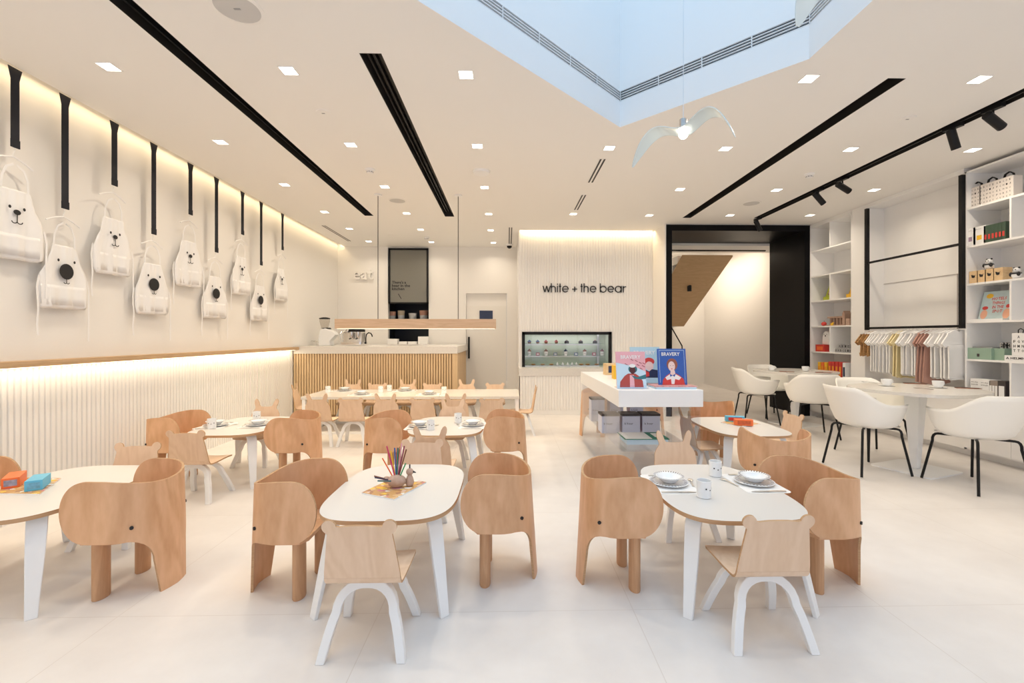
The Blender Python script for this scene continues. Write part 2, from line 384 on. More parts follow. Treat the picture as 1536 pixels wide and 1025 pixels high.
# grille ring
cx = sum(p[0] for p in sky)/n; cy = sum(p[1] for p in sky)/n
def off(d):
    out = []
    for i in range(n):
        a = Vector(sky[i-1]); b = Vector(sky[i]); c = Vector(sky[(i+1)%n])
        e1 = (b-a).normalized(); e2 = (c-b).normalized(); n1 = Vector((e1.y,-e1.x)); n2 = Vector((e2.y,-e2.x))
        if n1.dot(Vector((cx,cy))-b) > 0: n1 = -n1
        if n2.dot(Vector((cx,cy))-b) > 0: n2 = -n2
        m = (n1+n2); m = m/m.dot(n1); out.append((b.x+m.x*d, b.y+m.y*d))
    return out
gr = thing('air_grille', 'long white louvred air grille running around the inside of the skylight shaft', 'air vent', (0,0,0))
mb = MB(); o1 = off(.07)
mb.add([(x,y,z) for z in (g0,g1) for x,y in o1], [(i,(i+1)%n,n+(i+1)%n,n+i) for i in range(n)])
mb.add([(x,y,g0) for x,y in sky]+[(x,y,g0) for x,y in o1], [(i,(i+1)%n,n+(i+1)%n,n+i) for i in range(n)])
mb.add([(x,y,g1) for x,y in sky]+[(x,y,g1) for x,y in o1], [(i,(i+1)%n,n+(i+1)%n,n+i) for i in range(n)])
mb.build('grille_recess', mat('grille_dark', (.05, .07, .10), .8), gr, smooth=0)
mb = MB()
for k in range(5):
    z = g0+.004+k*(g1-g0-.006)/4
    oa = off(.0); ob = off(.016)
    mb.add([(x,y,z-.0025) for x,y in oa]+[(x,y,z-.0025) for x,y in ob]+[(x,y,z+.0025) for x,y in oa]+[(x,y,z+.0025) for x,y in ob],
        [(i,(i+1)%n,n+(i+1)%n,n+i) for i in range(n)]+[(2*n+i,2*n+(i+1)%n,3*n+(i+1)%n,3*n+i) for i in range(n)]+[(i,(i+1)%n,2*n+(i+1)%n,2*n+i) for i in range(n)])
for i in range(n):
    a = Vector(sky[i]); b = Vector(sky[(i+1)%n]); d = (b-a).length; k = max(1, int(d/.33))
    e = (b-a).normalized()
    for j in range(k+1):
        p = a+(b-a)*j/k; q = p+e*.008
        mb.add([(p.x,p.y,g0),(q.x,q.y,g0),(q.x,q.y,g1),(p.x,p.y,g1)], [(0,1,2,3)])
mb.build('louvres', SHAFT, gr, smooth=0)

# ribbed panel helper: ribs along axis
def ribbed(mb, a0, a1, z0, z1, base, sign, pitch, axis, depth=.010):
    k = int(round((a1-a0)/pitch)); pr = []
    p = (a1-a0)/k
    for i in range(k):
        s = a0+i*p
        pr += [(s+.0*p, 0), (s+.22*p, 0), (s+.30*p, depth), (s+.92*p, depth)]
    pr.append((a1, 0))
    if axis == 'y': rows = [[(base+sign*d, a, z) for a, d in pr] for z in (z0, z1)]
    else: rows = [[(a, base+sign*d, z) for a, d in pr] for z in (z0, z1)]
    mb.grid(rows)

# left wall
mb = MB(); mb.box(-3.6, XW, YFRONT, 9.45, 1.12, 3.32); struct('wall_left', mb, WHITE_WALL, smooth=0)
mb = MB(); ribbed(mb, YFRONT, 7.36, 0.0, 1.12, XW, 1, .042, 'y', .012); mb.box(-3.6, XW-.006, YFRONT, 9.45, 0, 1.12); struct('wall_left_lower', mb, FLUTE, smooth=0)
t = thing('wall_ledge', 'long narrow oak ledge shelf along the left wall above the fluted panelling', 'shelf', (XW, 2.4, 1.083))
mb = MB(); mb.box(0, .12, -4.9, 4.94, 0, .044); mb.build('ledge_board', OAKY, t, bevel=.002)
mb = MB(); mb.box(.052, .078, -4.9, 4.9, -.004, 0.0); mb.build('light_strip', emis('led_strip', (1.0, .86, .62), 8), t, smooth=0)

# back wall, left bay, with kitchen opening and door recess
ko0 = PY(582, 372, YBL); ko1 = PY(643, 524, YBL); dr0 = PY(699, 440, YBL); dr1 = PY(760, 600, YBL)
mb = MB()
yb0, yb1 = YBL, YBL+.12
mb.box(-3.6, ko0.x, yb0, yb1, 0, 3.2); mb.box(ko0.x, ko1.x, yb0, yb1, ko0.z, 3.2); mb.box(ko0.x, ko1.x, yb0, yb1, 0, ko1.z)
mb.box(ko1.x, dr0.x, yb0, yb1, 0, 3.2); mb.box(dr0.x, dr1.x, yb0, yb1, dr0.z, 3.2); mb.box(dr1.x, .3, yb0, yb1, 0, 3.2)
struct('wall_back', mb, WHITE_WALL, smooth=0)
mb = MB(); mb.box(ko0.x-.1, ko1.x+.1, YBL+1.0, YBL+1.05, 0, 3.2); mb.box(ko0.x-.15, ko0.x-.1, YBL+.12, YBL+1.05, 0, 3.2); mb.box(ko1.x+.1, ko1.x+.15, YBL+.12, YBL+1.05, 0, 3.2)
mb.box(ko0.x-.1, ko1.x+.1, YBL+.12, YBL+1.0, 2.9, 2.95)
struct('wall_kitchen', mb, mat('kitchen_dark_blue', (.008, .012, .03), .4), smooth=0)
# door
mb = MB(); mb.box(dr0.x+.004, dr1.x-.004, YBL+.05, YBL+.09, 0, dr0.z-.26)
dd = struct('door_1', mb, mat('door_paint', (.84, .82, .78), .6), smooth=0)
wz0 = PY(719, 480, YBL); wz1 = PY(739, 466, YBL)
mb = MB(); mb.box(wz0.x, wz1.x, YBL+.042, YBL+.052, wz0.z, wz1.z); mb.build('door_window', mat('dark_blue_glass', (.01, .015, .05), .1), dd, smooth=0)
h0 = PY(703.5, 538, YBL); h1 = PY(703.5, 505.5, YBL)
mb = MB(); mb.box(h0.x-.018, h0.x+.018, YBL-.02, YBL, h0.z, h1.z); mb.box(h0.x-.01, h0.x+.01, YBL, YBL+.05, h0.z+.05, h0.z+.08); mb.box(h0.x-.01, h0.x+.01, YBL, YBL+.05, h1.z-.08, h1.z-.05); mb.build('door_handle', BLACK, dd, smooth=0)
mb = MB(); mb.box(dr0.x+.004, dr1.x-.004, YBL+.07, YBL+.11, dr0.z-.26, dr0.z); struct('trim_2', mb, WHITE_WALL, smooth=0)

# central block: lower fluted front, stone ledge, upper fluted sign wall with case opening
bx0, bx1 = PY(778, 500, YF).x, 2.54
c0 = PY(783, 498, YF); c1 = PY(917, 553, YF)
mb = MB()
def ribbed_block(x0, x1, z0, z1): ribbed(mb, x0, x1, z0, z1, YF, -1, .048, 'x', .008)
ribbed_block(bx0, bx1, c0.z, 3.3); ribbed_block(c1.x, bx1, .7, c0.z); 
mb.box(bx0, c0.x, YF-.006, YF+.05, .7, c0.z)
mb.box(bx0, bx1, YF+.005, YF+.06, c0.z, 3.3); mb.box(c1.x, bx1, YF+.005, YF+.06, .7, c0.z)
mb.box(bx0, bx0+.05, YF+.05, YBL, 0, 3.3)
struct('wall_sign', mb, FLUTE, smooth=0)
mb = MB(); ribbed(mb, bx0, bx1, 0.07, .64, YL, -1, .048, 'x', .010); mb.box(bx0, bx1, YL+.005, YL+.05, 0, .64); mb.box(bx0, bx1, YL-.006, YL+.01, 0, .07); mb.box(bx0, bx0+.04, YL, YF, 0, .64)
struct('wall_sign_lower', mb, FLUTE, smooth=0)
mb = MB(); mb.box(bx0-.005, bx1, YL-.02, YF+.02, .64, .765); o = mb.build('stone_ledge', STONE, smooth=0); tag(o, 'speckled stone ledge below the black framed cake display case', 'ledge')
# pier between sign wall and portal
pf0 = PY(998, 337, YPORT); pf1 = PY(1215, 337, YPORT)
mb = MB(); mb.box(bx1, 2.562, YPORT+.01, YF+.4, 0, 3.2); struct('wall_pier', mb, WHITE_WALL, smooth=0)

# portal (black lined opening)
zi = PY(1010, 346, YPORT).z; xi0 = PY(1008, 346, YPORT).x; xi1 = pf1.x-.09; zt = pf0.z
mb = MB()
mb.box(2.563, xi0, YPORT, 8.30, 0, zt); mb.box(xi1, pf1.x, YPORT, 8.30, 0, zt); mb.box(xi0, xi1, YPORT, 8.30, zi, zt)
struct('trim_3', mb, BLACKW, smooth=0)
mb = MB(); mb.box(2.55, 6.0, YPORT+.02, 8.3, zt, 3.4); mb.box(pf1.x, 6.0, YPORT+.02, 8.3, 0, 3.4); struct('wall_portal', mb, WHITE_WALL, smooth=0)
# hall behind
mb = MB(); mb.box(5.35, 5.5, 8.3, 12.4, 0, 3.6); struct('wall_hall_right', mb, WHITE_WALL, smooth=0)
mb = MB(); mb.box(2.4, 5.5, 12.3, 12.45, 0, 3.6); struct('wall_hall_back', mb, WHITE_WALL, smooth=0)
mb = MB(); mb.box(2.3, 2.45, 7.95, 12.4, 0, 3.6); struct('wall_hall_left', mb, WHITE_WALL, smooth=0)
mb = MB(); mb.box(2.3, 5.6, 8.3, 9.0, HCEIL-.15, 3.3); mb.box(2.3, 5.6, 8.3, 12.4, 3.5, 3.6); struct('ceiling_hall', mb, CEIL, smooth=0)
mb = MB(); zc = HCEIL-.15; mb.box(3.0, 5.0, 8.72, 8.76, zc-.02, zc); tag(mb.build('track_rail', BLACK, smooth=0), 'thin black lighting track on the hall ceiling behind the black portal', 'light track')
# stair flight
st = thing('staircase', 'oak clad underside of a staircase rising through the black framed opening', 'staircase', (4.0, 10, 0))
def zs(y): return 2.93-.53*(y-8.95)
mb = MB(); y0, y1 = 9.02, 11.55
for (a, b_) in ((-.52, .50),):
    mb.add([(a,y0-10,zs(y0)),(b_,y0-10,zs(y0)),(b_,y1-10,zs(y1)),(a,y1-10,zs(y1)),(a,y0-10,zs(y0)+.03),(b_,y0-10,zs(y0)+.03),(b_,y1-10,zs(y1)+.03),(a,y1-10,zs(y1)+.03)],
           [(0,3,2,1),(4,5,6,7),(0,1,5,4),(1,2,6,5),(2,3,7,6),(3,0,4,7)])
mb.build('soffit', SOFF, st, smooth=0)
mb = MB()
for k in range(8):
    y = y1-10-(k+1)*.285; z = zs(y1-(k+1)*.285)+.031
    mb.box(-.52, .50, y, y+.29, z, z+.16)
mb.build('steps', WHITE_WALL, st, smooth=0)
mb = MB(); mb.box(-.52, .50, y1-10, 2.299, zs(y1), zs(y1)+.18); mb.build('landing', WHITE_WALL, st, smooth=0)
mb = MB(); mb.box(-.60, -.52, y0-10, y1-10, .0, 3.4)
mb = MB(); pts = [PY(1007, 491, 9.6), PY(1023, 519, 9.6), PY(1024, 540, 9.6)]; pts.append(Vector((pts[2].x, 9.6, 0)))
mb.tube(pts, .013, 8); tag(mb.build('handrail', BLACK), 'angled black metal handrail seen beside the portal left edge', 'handrail')
q = P(1036, 437, 2.32)
mb = MB(); yq = 9.95; zq = zs(yq); xq = 4.0; mb.lathe([(.045, -.11), (.045, .03)], (xq, yq, zq)); tag(mb.build('spotlight', BLACK), 'small black cylinder spotlight fixed on the oak stair underside', 'spotlight')

# right side: shelf carcass wall
mb = MB(); mb.box(5.34, 5.5, YFRONT, YPORT+.02, 0, 3.3); struct('wall_right', mb, WHITE_WALL, smooth=0)
YU0 = PX(1215.5, 500, XS).y; YU1 = PX(1278, 500, XS).y; YP0 = PX(1297.5, 500, XS).y; YP1 = PX(1446, 500, XS).y
mb = MB(); mb.box(XS, 5.0, YU1, YU0+.02, 3.078, 3.12); 
mb.box(XS, 5.34, YFRONT, 3.4, 0, 3.12)
mb.box(XS, 5.34, YP0, YU1-.002, 0, 3.12)
mb.box(5.22, 5.34, YP1, YP0, 0, 3.12); mb.box(XS, 5.34, YP1, YP0, 3.07, 3.12); mb.box(XS, 5.34, YP1, YP0, 0.08, .65); mb.box(XS+.09, 5.34, YP1, YP0, 0, .08)
struct('wall_right_panels', mb, SHELF, smooth=0)
mb = MB(); z0, z1, ya, yb = .95, 2.02, PX(1316, 500, 5.22).y, PX(1437, 500, 5.22).y
mb.box(5.212, 5.22, yb, ya, 2.020, 2.026); mb.box(5.212, 5.22, yb, yb+.006, z0, z1); struct('trim_4', mb, mat('panel_joint', (.45, .42, .40), .7), smooth=0)

# front wall behind the camera with shopfront glazing
mb = MB(); mb.box(-3.6, -2.9, YFRONT-.15, YFRONT, 0, 3.3); mb.box(4.7, 5.5, YFRONT-.15, YFRONT, 0, 3.3); mb.box(-2.9, 4.7, YFRONT-.15, YFRONT, 2.95, 3.3)
struct('wall_front', mb, WHITE_WALL, smooth=0)
mb = MB()
for x in (-2.9, -1.0, .9, 2.8, 4.65): mb.box(x, x+.05, YFRONT-.1, YFRONT-.05, 0, 2.95)
mb.box(-2.9, 4.7, YFRONT-.1, YFRONT-.05, 2.9, 2.95); mb.box(-2.9, 4.7, YFRONT-.1, YFRONT-.05, 0, .06)
wn = struct('window_1', mb, BLACK, smooth=0)
mb = MB(); mb.box(-2.9, 4.7, YFRONT-.08, YFRONT-.07, .06, 2.9); mb.build('window_pane', CLEAR, wn, smooth=0)

# ================================================================= CEILING FIXTURES
def channel(r, depth, label, inner=None):
    t = thing('ceiling_channel', label, 'ceiling channel', ((r[0][0]+r[1][0])/2, (r[0][1]+r[2][1])/2, HCEIL))
    ww = (r[1][0]-r[0][0])/2; l = (r[2][1]-r[0][1])/2; mb = MB()
    mb.box(-ww, -ww+.004, -l, l, .0, depth); mb.box(ww-.004, ww, -l, l, 0, depth); mb.box(-ww, ww, -l, -l+.004, 0, depth); mb.box(-ww, ww, l-.004, l, 0, depth); mb.box(-ww, ww, -l, l, depth, depth+.006)
    mb.build('channel_body', CHARC, t, smooth=0)
    if inner:
        for x in inner:
            mb = MB(); mb.box(x-.007, x+.007, -l+.05, l-.05, depth-.045, depth-.01)
            mb.build('channel_rail', BLACK, t, smooth=0)
channel(s1, .09, 'long black recessed ceiling channel nearest the apron wall', (-.035, .035))
channel(s2, .09, 'black recessed ceiling channel left of the skylight, above the pencil table', (-.04, 0, .04))
channel(s3, .09, 'black recessed ceiling channel between the skylight and the spotlight track', (0,))
channel(s4, .05, 'narrow black ceiling channel carrying the spotlights along the right side', (0,))

rows = [
 ('front row', [(163,100),(433,106),(699,112),(1213,118),(1469,119)]),
 ('second row', [(331,213),(526,217),(716,219),(914,222),(1088,223),(1276,224),(1459,225)]),
 ('third row', [(427,277),(577,280),(727,281),(1020,284),(1165,285),(1311,285)]),
 ('fourth row', [(487,318),(610,320),(733,321),(860,321),(974,323),(1095,323),(1215,323)]),
 ('fifth row, over the counter', [(524,343),(631,344.5),(736,345.5)]),
 ('back row, before the kitchen wall', [(553,362),(647,363),(740,364)])]
ords = ['first', 'second', 'third', 'fourth', 'fifth', 'sixth', 'seventh']
dl0 = None
spots = []
for rn, pts in rows:
    for k, (px, py) in enumerate(pts):
        c = P(px, py, HCEIL)
        lab = 'glowing square recessed downlight, %s from the left in the %s' % (ords[k], rn)
        if dl0 is None:
            dl0 = thing('downlight', lab, 'ceiling light', (c.x, c.y, HCEIL), 0, 'square downlights in the ceiling')
            mb = MB(); s = .046
            for a, b2, c2, d2 in ((-s-.006, -s, -s-.006, s+.006), (s, s+.006, -s-.006, s+.006), (-s, s, -s-.006, -s), (-s, s, s, s+.006)): mb.box(a, b2, c2, d2, -.004, 0)
            mb.build('rim', CEIL, dl0, smooth=0)
            mb = MB(); mb.box(-s, s, -s, s, -.003, -.001); mb.build('lens', GLOW, dl0, smooth=0)
        else: dup(dl0, (c.x, c.y, HCEIL), 0, lab)
        spots.append((c.x, c.y))
DLP = 4.7
dld = bpy.data.lights.new('downlight_lamp', 'AREA'); dld.shape = 'SQUARE'; dld.size = .09; dld.energy = DLP; dld.color = WARM; dld.spread = radians(140)
dlb = dld.copy(); dlb.energy = DLP*.62
for x, y in spots + [(-2.74, 2.0), (-1.5, 1.9), (3.3, 1.9), (4.4, 1.9), (-2.74, .7), (3.3, .7)]:
    o = bpy.data.objects.new('downlight_lamp', dlb if y > 7.2 else dld); o.location = (x, y, HCEIL-.012); COL.objects.link(o)

def round_fix(name, label, cat, px, py, r, h=.006, inner=None, m=CEIL):
    c = P(px, py, HCEIL); t = thing(name, label, cat, (c.x, c.y, HCEIL))
    mb = MB(); mb.lathe([(r, 0), (r, -h*.5), (r*.94, -h), (r*.0, -h)] if not inner else [(r, 0), (r, -h*.5), (r*.92, -h), (inner, -h), (inner, -h*.6), (0, -h*.6)], n=32)
    mb.build('body' if name != 'ceiling_speaker' else 'rim', m, t)
    return t
GRC = mat('speaker_mesh', (.62, .61, .60), .7, bump=.5, bscale=900)
for (px, py, r, lab) in ((356, 12, .135, 'large round ceiling speaker at the top left of the room'), (596, 301, .12, 'round ceiling speaker between the two left channels over the long table'), (1127, 305, .12, 'round ceiling speaker between the right channel and the spotlight track')):
    t = round_fix('ceiling_speaker', lab, 'speaker', px, py, r, .006, r*.86)
    mb = MB(); mb.lathe([(r*.86, -.0045), (r*.4, -.006), (0, -.006)], n=32); mb.build('speaker_mesh', GRC, t)
    if px == 356:
        mb = MB(); mb.box(-.018, .018, -.006, .006, -.008, -.0055); mb.build('badge', GREYC, t, smooth=0)
for (px, py, lab) in ((485, 169, 'small round white ceiling sensor left of the second channel'), (1361, 178, 'small round white ceiling sensor near the spotlight track')):
    t = round_fix('ceiling_sensor', lab, 'sensor', px, py, .06, .006)
    mb = MB(); mb.box(-.012, .012, -.006, .006, -.008, -.0055); mb.build('sensor_window', GREYC, t, smooth=0)
t = round_fix('wifi_dome', 'white domed access point on the ceiling right of the middle channel', 'ceiling dome', 722, 257, .10, .01)
mb = MB(); mb.lathe([(.095, -.008), (.09, -.025), (.05, -.036), (0, -.038)], n=32); mb.build('dome', SHELF, t)
for (px, py, lab) in ((555, 254, 'white smoke detector left of the middle ceiling channel'), (1214, 261, 'white smoke detector beside the track of black spotlights'), (640, 356, 'small white smoke detector over the kitchen end')):
    c = P(px, py, HCEIL); t = thing('smoke_detector', lab, 'smoke detector', (c.x, c.y, HCEIL))
    mb = MB(); mb.lathe([(.052, 0), (.052, -.012), (.044, -.02), (.034, -.024)], n=24); BS_ = mb.build('base', SHELF, t)
    mb = MB(); mb.lathe([(.034, -.024), (.032, -.04), (.02, -.046), (0, -.047)], n=24)
    mb.build('sensor_head', SHELF, t)
    mb = MB()
    for k in range(8):
        a = 2*pi*k/8; s_ = len(mb.v); mb.box(-.008, .008, -.001, .002, -.037, -.029); mb.xf(Matrix.Rotation(a, 4, 'Z') @ Matrix.Translation((0, -.0338, 0)), s_)
    mb.build('vents', GREYC, BS_, smooth=0)
t = round_fix('ceiling_sensor', 'tiny flat white ceiling disc nearest the kitchen wall', 'sensor', 588, 353, .07, .006)
c = P(764, 369, HCEIL); t = thing('security_camera', 'small dark dome security camera on the ceiling near the sign wall', 'security camera', (c.x, 9.0, HCEIL))
mb = MB(); mb.lathe([(.07, 0), (.07, -.03), (.055, -.04)], n=24); mb.build('base', SHELF, t)
mb = MB(); mb.lathe([(.05, -.04), (.045, -.065), (.02, -.085), (0, -.09)], n=24); mb.build('dome', BLACK, t)
# linear slot diffusers
def vent(px0, py0, px1, py1, lab, wv=.045):
    a = P(px0, py0, HCEIL); b = P(px1, py1, HCEIL); t = thing('slot_vent', lab, 'air vent', ((a.x+b.x)/2, (a.y+b.y)/2, HCEIL)); l = abs(a.y-b.y)/2
    mb = MB(); mb.box(-wv, wv, -l, l, -.002, 0); mb.build('frame', CEIL, t, smooth=0)
    for x in (-.02, .02):
        mb = MB(); mb.box(x-.009, x+.009, -l+.01, l-.01, -.004, -.002); mb.build('slot', CHARC, t, smooth=0)
vent(905, 238, 885, 274, 'black double slot air vent right of centre, nearer of two in line')
vent(876, 292, 864, 315, 'black double slot air vent in line behind the nearer one')
vent(765.5, 341, 765.5, 367, 'short double slot air vent pointing at the sign wall corner')
vent(482, 338, 527, 362, 'thin double slot air vent along the apron wall near the counter')

# track spotlights
def track_spot(px, py, ang, tilt, lab):
    c = P(px, py, HCEIL); t = thing('track_spotlight', lab, 'spotlight', (3.86, c.y, HCEIL), ang, 'black spotlights on the right track')
    mb = MB(); mb.box(-.022, .022, -.07, .07, -.022, .02); mb.build('adapter', BLACK, t, smooth=0)
    mb = MB(); mb.tube([(0,0,-.018),(0,0,-.085)], .008, 8); mb.build('stem', BLACK, t)
    mb = MB(); mb.lathe([(.0, -.10), (.032, -.10), (.034, -.097), (.034, .07), (.030, .075), (0, .075)], n=20)
    mb.xf(Matrix.Translation((0,0,-.10)) @ Matrix.Rotation(tilt, 4, 'Y')); mb.build('lamp_head', BLACK, t)
track_spot(1536+2, 162, 0.1, radians(-58), 'black track spotlight nearest the camera at the right frame edge')
track_spot(1443, 190, 0.2, radians(-22), 'second black track spotlight, pointing steeply down by the tote bags')
track_spot(1275, 268, .1, radians(-62), 'third black track spotlight, tilted nearly level above the clothes rail')
track_spot(1238, 285, .0, radians(-42), 'fourth black track spotlight, just behind the nearly level one')
track_spot(1148, 328, .1, radians(-28), 'last black track spotlight in front of the black portal')

# pendant beam
bm_y = P(567, 292, HCEIL).y
b0 = PY(504, 493, bm_y); b1 = PY(744, 479, bm_y)
t = thing('beam_pendant', 'long horizontal oak beam pendant hanging on two thin cables before the counter', 'pendant light', ((b0.x+b1.x)/2, bm_y, b0.z))
hw = (b1.x-b0.x)/2; bh = b1.z-b0.z
mb = MB(); mb.box(-hw, hw, -.05, .05, 0, bh); mb.build('beam', wood('beam_oak', (.66,.48,.34), (.55,.38,.25), (1.2, 14, 14), .5, 1.2), t, bevel=.002)
mb = MB(); mb.box(-hw+.02, hw-.02, -.03, .03, -.003, -.0005); mb.build('light_strip', emis('beam_led', (1.0, .82, .55), 2.5), t, smooth=0)
for px in (567, 687):
    x = P(px, 292, HCEIL).x-(b0.x+b1.x)/2
    mb = MB(); mb.tube([(x,0,bh-.005),(x,0,HCEIL-b0.z-.01)], .0045, 6); CB_ = mb.build('cable', BLACK, t)
    mb = MB(); mb.lathe([(.05, -.018), (.05, 0)], (x, 0, HCEIL-b0.z), 20); mb.build('ceiling_rose', SHELF, CB_)
area('beam_light', ((b0.x+b1.x)/2, bm_y, b0.z-.012), (0,0,0), 2*hw-.1, .05, 9, (1.0, .72, .36))

# gull pendants
def gull(loc, rz, lab, ceil_z, tilt=0):
    t = thing('bird_pendant', lab, 'pendant light', loc, rz)
    # wing profile (x along span, z up)
    prof = [(-.335, -.205), (-.31, -.15), (-.275, -.085), (-.235, -.03), (-.19, .005), (-.14, .015), (-.09, .0), (-.045, -.02), (0, -.028), (.045, -.015), (.09, .018), (.14, .045), (.19, .045), (.235, .015), (.275, -.04), (.31, -.105), (.335, -.17)]
    rows_t = []; rows_b = []
    ncx = 7
    for i, (x, z) in enumerate(prof):
        u = abs(x)/.335; w_ = .090*(1-u**6*.93)*(1-.12*(1-u)); r = []
        sweep = -.06*u*u
        for k in range(ncx):
            v = -1+2*k/(ncx-1); r.append(Vector((x, v*w_+sweep, z-.008*v*v)))
        rows_t.append(r)
    mb = MB(); mb.grid(rows_t)
    for i_, v_ in enumerate(mb.v): mb.v[i_] = (v_[0]*.94, v_[1], v_[2]*1.0)
    s_ = mb.build('wings', BIRDG, t, smooth=1.2); m_ = s_.modifiers.new('thick', 'SOLIDIFY'); m_.thickness = .007; m_.offset = 0
    sb = s_.modifiers.new('sub', 'SUBSURF'); sb.levels = 1; sb.render_levels = 2
    mb = MB(); mb.lathe([(.0, .045), (.024, .045), (.024, -.022)], n=20); mb.build('socket', STEELP, t)
    mb = MB(); mb.ball((0, 0, -.05), .028, n=10); mb.build('bulb', emis('bulb', (1.0, .9, .72), 14), t)
    mb = MB(); mb.tube([(0,0,.045),(0,0,ceil_z-loc[2])], .002, 6); mb.build('cord', mat('pale_cord', (.7,.75,.8), .5), t)
    return t
g = PY(1025, 190, 2.85)
gull((g.x, g.y, g.z), radians(-38), 'white gull shaped glass pendant hanging below the skylight corner', 6.0)
g2 = PY(1211, 44, 2.2)
gull((g2.x+.0, 2.2-.33, g2.z+.205), radians(-90), 'second white bird pendant whose wing tip dips into the top of the view', 6.0)

# ================================================================= FURNITURE
# --- elephant chair
def build_elephant():
    t = thing('elephant_chair', 'x', 'chair', (0,0,0), 0, 'beech elephant shaped children chairs')
    a, b, xe, xt = .172, .215, -.005, .185
    # centreline by arc length from back centre
    pts = []
    for i in range(61):
        ph = pi/2*i/60; pts.append(Vector((xe-a*cos(ph)**.85, b*sin(ph)**.85)))
    for i in range(1, 13): pts.append(Vector((xe+(xt-xe)*i/12, b+.0*i)))
    L = [0]
    for i in range(1, len(pts)): L.append(L[-1]+(pts[i]-pts[i-1]).length)
    LT = L[-1]
    def at(s):
        sg = 1 if s >= 0 else -1; s = abs(s)
        for i in range(1, len(L)):
            if L[i] >= s-1e-9:
                k = (s-L[i-1])/(L[i]-L[i-1]); p = pts[i-1].lerp(pts[i], k); d = (pts[i]-pts[i-1]).normalized(); break
        nrm = Vector((-d.y, d.x))
        return Vector((p.x, p.y*sg)), Vector((nrm.x, nrm.y*sg))
    zb = .300
    def top(s):
        u = abs(s)/LT; base = .525+.075*min(1, max(0, (u-.12)/.62))**1.5*1.0
        if u > .62: base = .60
        base = .555+.045*(0.5-0.5*cos(pi*min(1, u/.68)))
        r = .13; d = LT-abs(s)
        if d < r: base -= (.60-.45)*(1-math.sqrt(max(0, 1-((r-d)/r)**2.3)))
        return base
    def bot(s):
        q = abs(s)
        if q < .088: return 0.0
        if q < .110: return .17*((q-.088)/.022)
        if q < .225:
            k = (q-.110)/.115; return .17+(zb-.17)*math.sqrt(1-(1-k)**2)
        z = zb; r = .13; d = LT-q
        if d < r: z += (.45-zb)*(1-math.sqrt(max(0, 1-((r-d)/r)**2.3)))
        return z
    ss = [0, .04, .07, .088, .0905, .096, .103, .11, .1115, .116, .124, .135, .15, .17, .195, .225, .26, .30]
    r = .13
    for k in range(15): ss.append(LT-r+r*sin(pi/2*k/14))
    ss = sorted(set([min(x, LT) for x in ss])); ss = [x for x in ss if x <= LT]
    full = [-x for x in reversed(ss[1:])]+ss
    nv = 10; th = .012
    outer = []; inner = []
    for s in full:
        p, nm = at(s); z0 = bot(s); z1 = top(s)
        ro = []; ri = []
        bk = max(0, 1-abs(s)/.30)
        for k in range(nv+1):
            z = z0+(z1-z0)*k/nv
            lean = -.035*(1-z/.55)*bk
            q = Vector((p.x+lean, p.y, z)); n3 = Vector((nm.x, nm.y, 0))
            ro.append(q+n3*th/2); ri.append(q-n3*th/2)
        outer.append(ro); inner.append(ri)
    mb = MB(); mb.grid(outer); mb.grid(inner)
    mb.m = 1
    mb.grid([[r_[-1] for r_ in outer], [r_[-1] for r_ in inner]]); mb.grid([[r_[0] for r_ in outer], [r_[0] for r_ in inner]])
    SH_ = mb.build('shell', [ELE, PLYE], t, smooth=.7)
    # seat pan
    mb = MB(); seat = []
    for s in [-.30, -.28]+[x*.04 for x in range(-6, 7)]+[.28, .30]:
        p, nm = at(s); seat.append((p.x-nm.x*.008, p.y-nm.y*.008))
    seat = [(.125, -.16), (.10, -.205)]+seat+[(.10, .205), (.125, .16)]
    mb.prism(seat, .292, .31); mb.build('seat', ELE, t)
    for sg in (-1, 1):
        mb = MB(); mb.lathe([(.040, 0), (.042, .004), (.042, .292)], (.065, sg*.13, 0), 24, .68, 1.08); mb.build('leg', ELEL, t)
    for sg in (-1, 1):
        mb = MB(); p, nm = at(sg*.20); n3 = Vector((nm.x, nm.y, 0)); c = Vector((p.x-.013, p.y, .365))+n3*.0075
        tv = Vector((-nm.y, nm.x, 0)); mb.disc(c, tv, (0,0,1), .0085, 14)
        s_ = len(mb.v); mb.v += [tuple(Vector(v)-n3*.012) for v in mb.v[:14]]
        for k in range(14): mb.f.append([k, (k+1)%14, 14+(k+1)%14, 14+k]); mb.mi.append(0)
        mb.build('eye', INK, SH_)
    return t
ele = build_elephant()
eles = [
 (-1.96, 2.40, 180, 'beech elephant chair on the right of the near left table'),
 (-3.02, 2.44, 0, 'elephant chair against the apron wall, cut by the left frame edge'),
 (-1.105, 2.40, 0, 'elephant chair on the left side of the pencil table'),
 (-.055, 2.52, 180, 'elephant chair on the right side of the pencil table'),
 (.585, 2.47, 0, 'elephant chair on the left of the near right table laid with plates'),
 (1.64, 2.46, 180, 'elephant chair on the right of the near right table laid with plates'),
 (-3.0, 4.12, 0, 'elephant chair nearest the wall at the middle row table on the left'),
 (-1.905, 4.12, 180, 'elephant chair on the aisle side of the middle row table on the left'),
 (-1.09, 4.12, 0, 'elephant chair on the left of the table behind the pencil table'),
 (-.03, 4.17, 180, 'elephant chair on the right of the table behind the pencil table'),
 (2.0, 3.40, 78, 'elephant chair seen from behind at the near end of the boxed games table'),
 (2.22, 4.99, 250, 'elephant chair at the far end of the boxed games table'),
 (1.16, 6.02, 0, 'elephant chair standing behind the left rear corner of the display stand'),
 (1.83, 5.98, 160, 'elephant chair behind the display stand, turned to the left'),
]
for i, (x, z, a, lab) in enumerate(eles):
    X, Y = M2(x, z)
    if i == 0: ele.location = (X, Y, 0); ele.rotation_euler.z = radians(a); ele['label'] = lab
    else: dup(ele, (X, Y, 0), radians(a), lab)

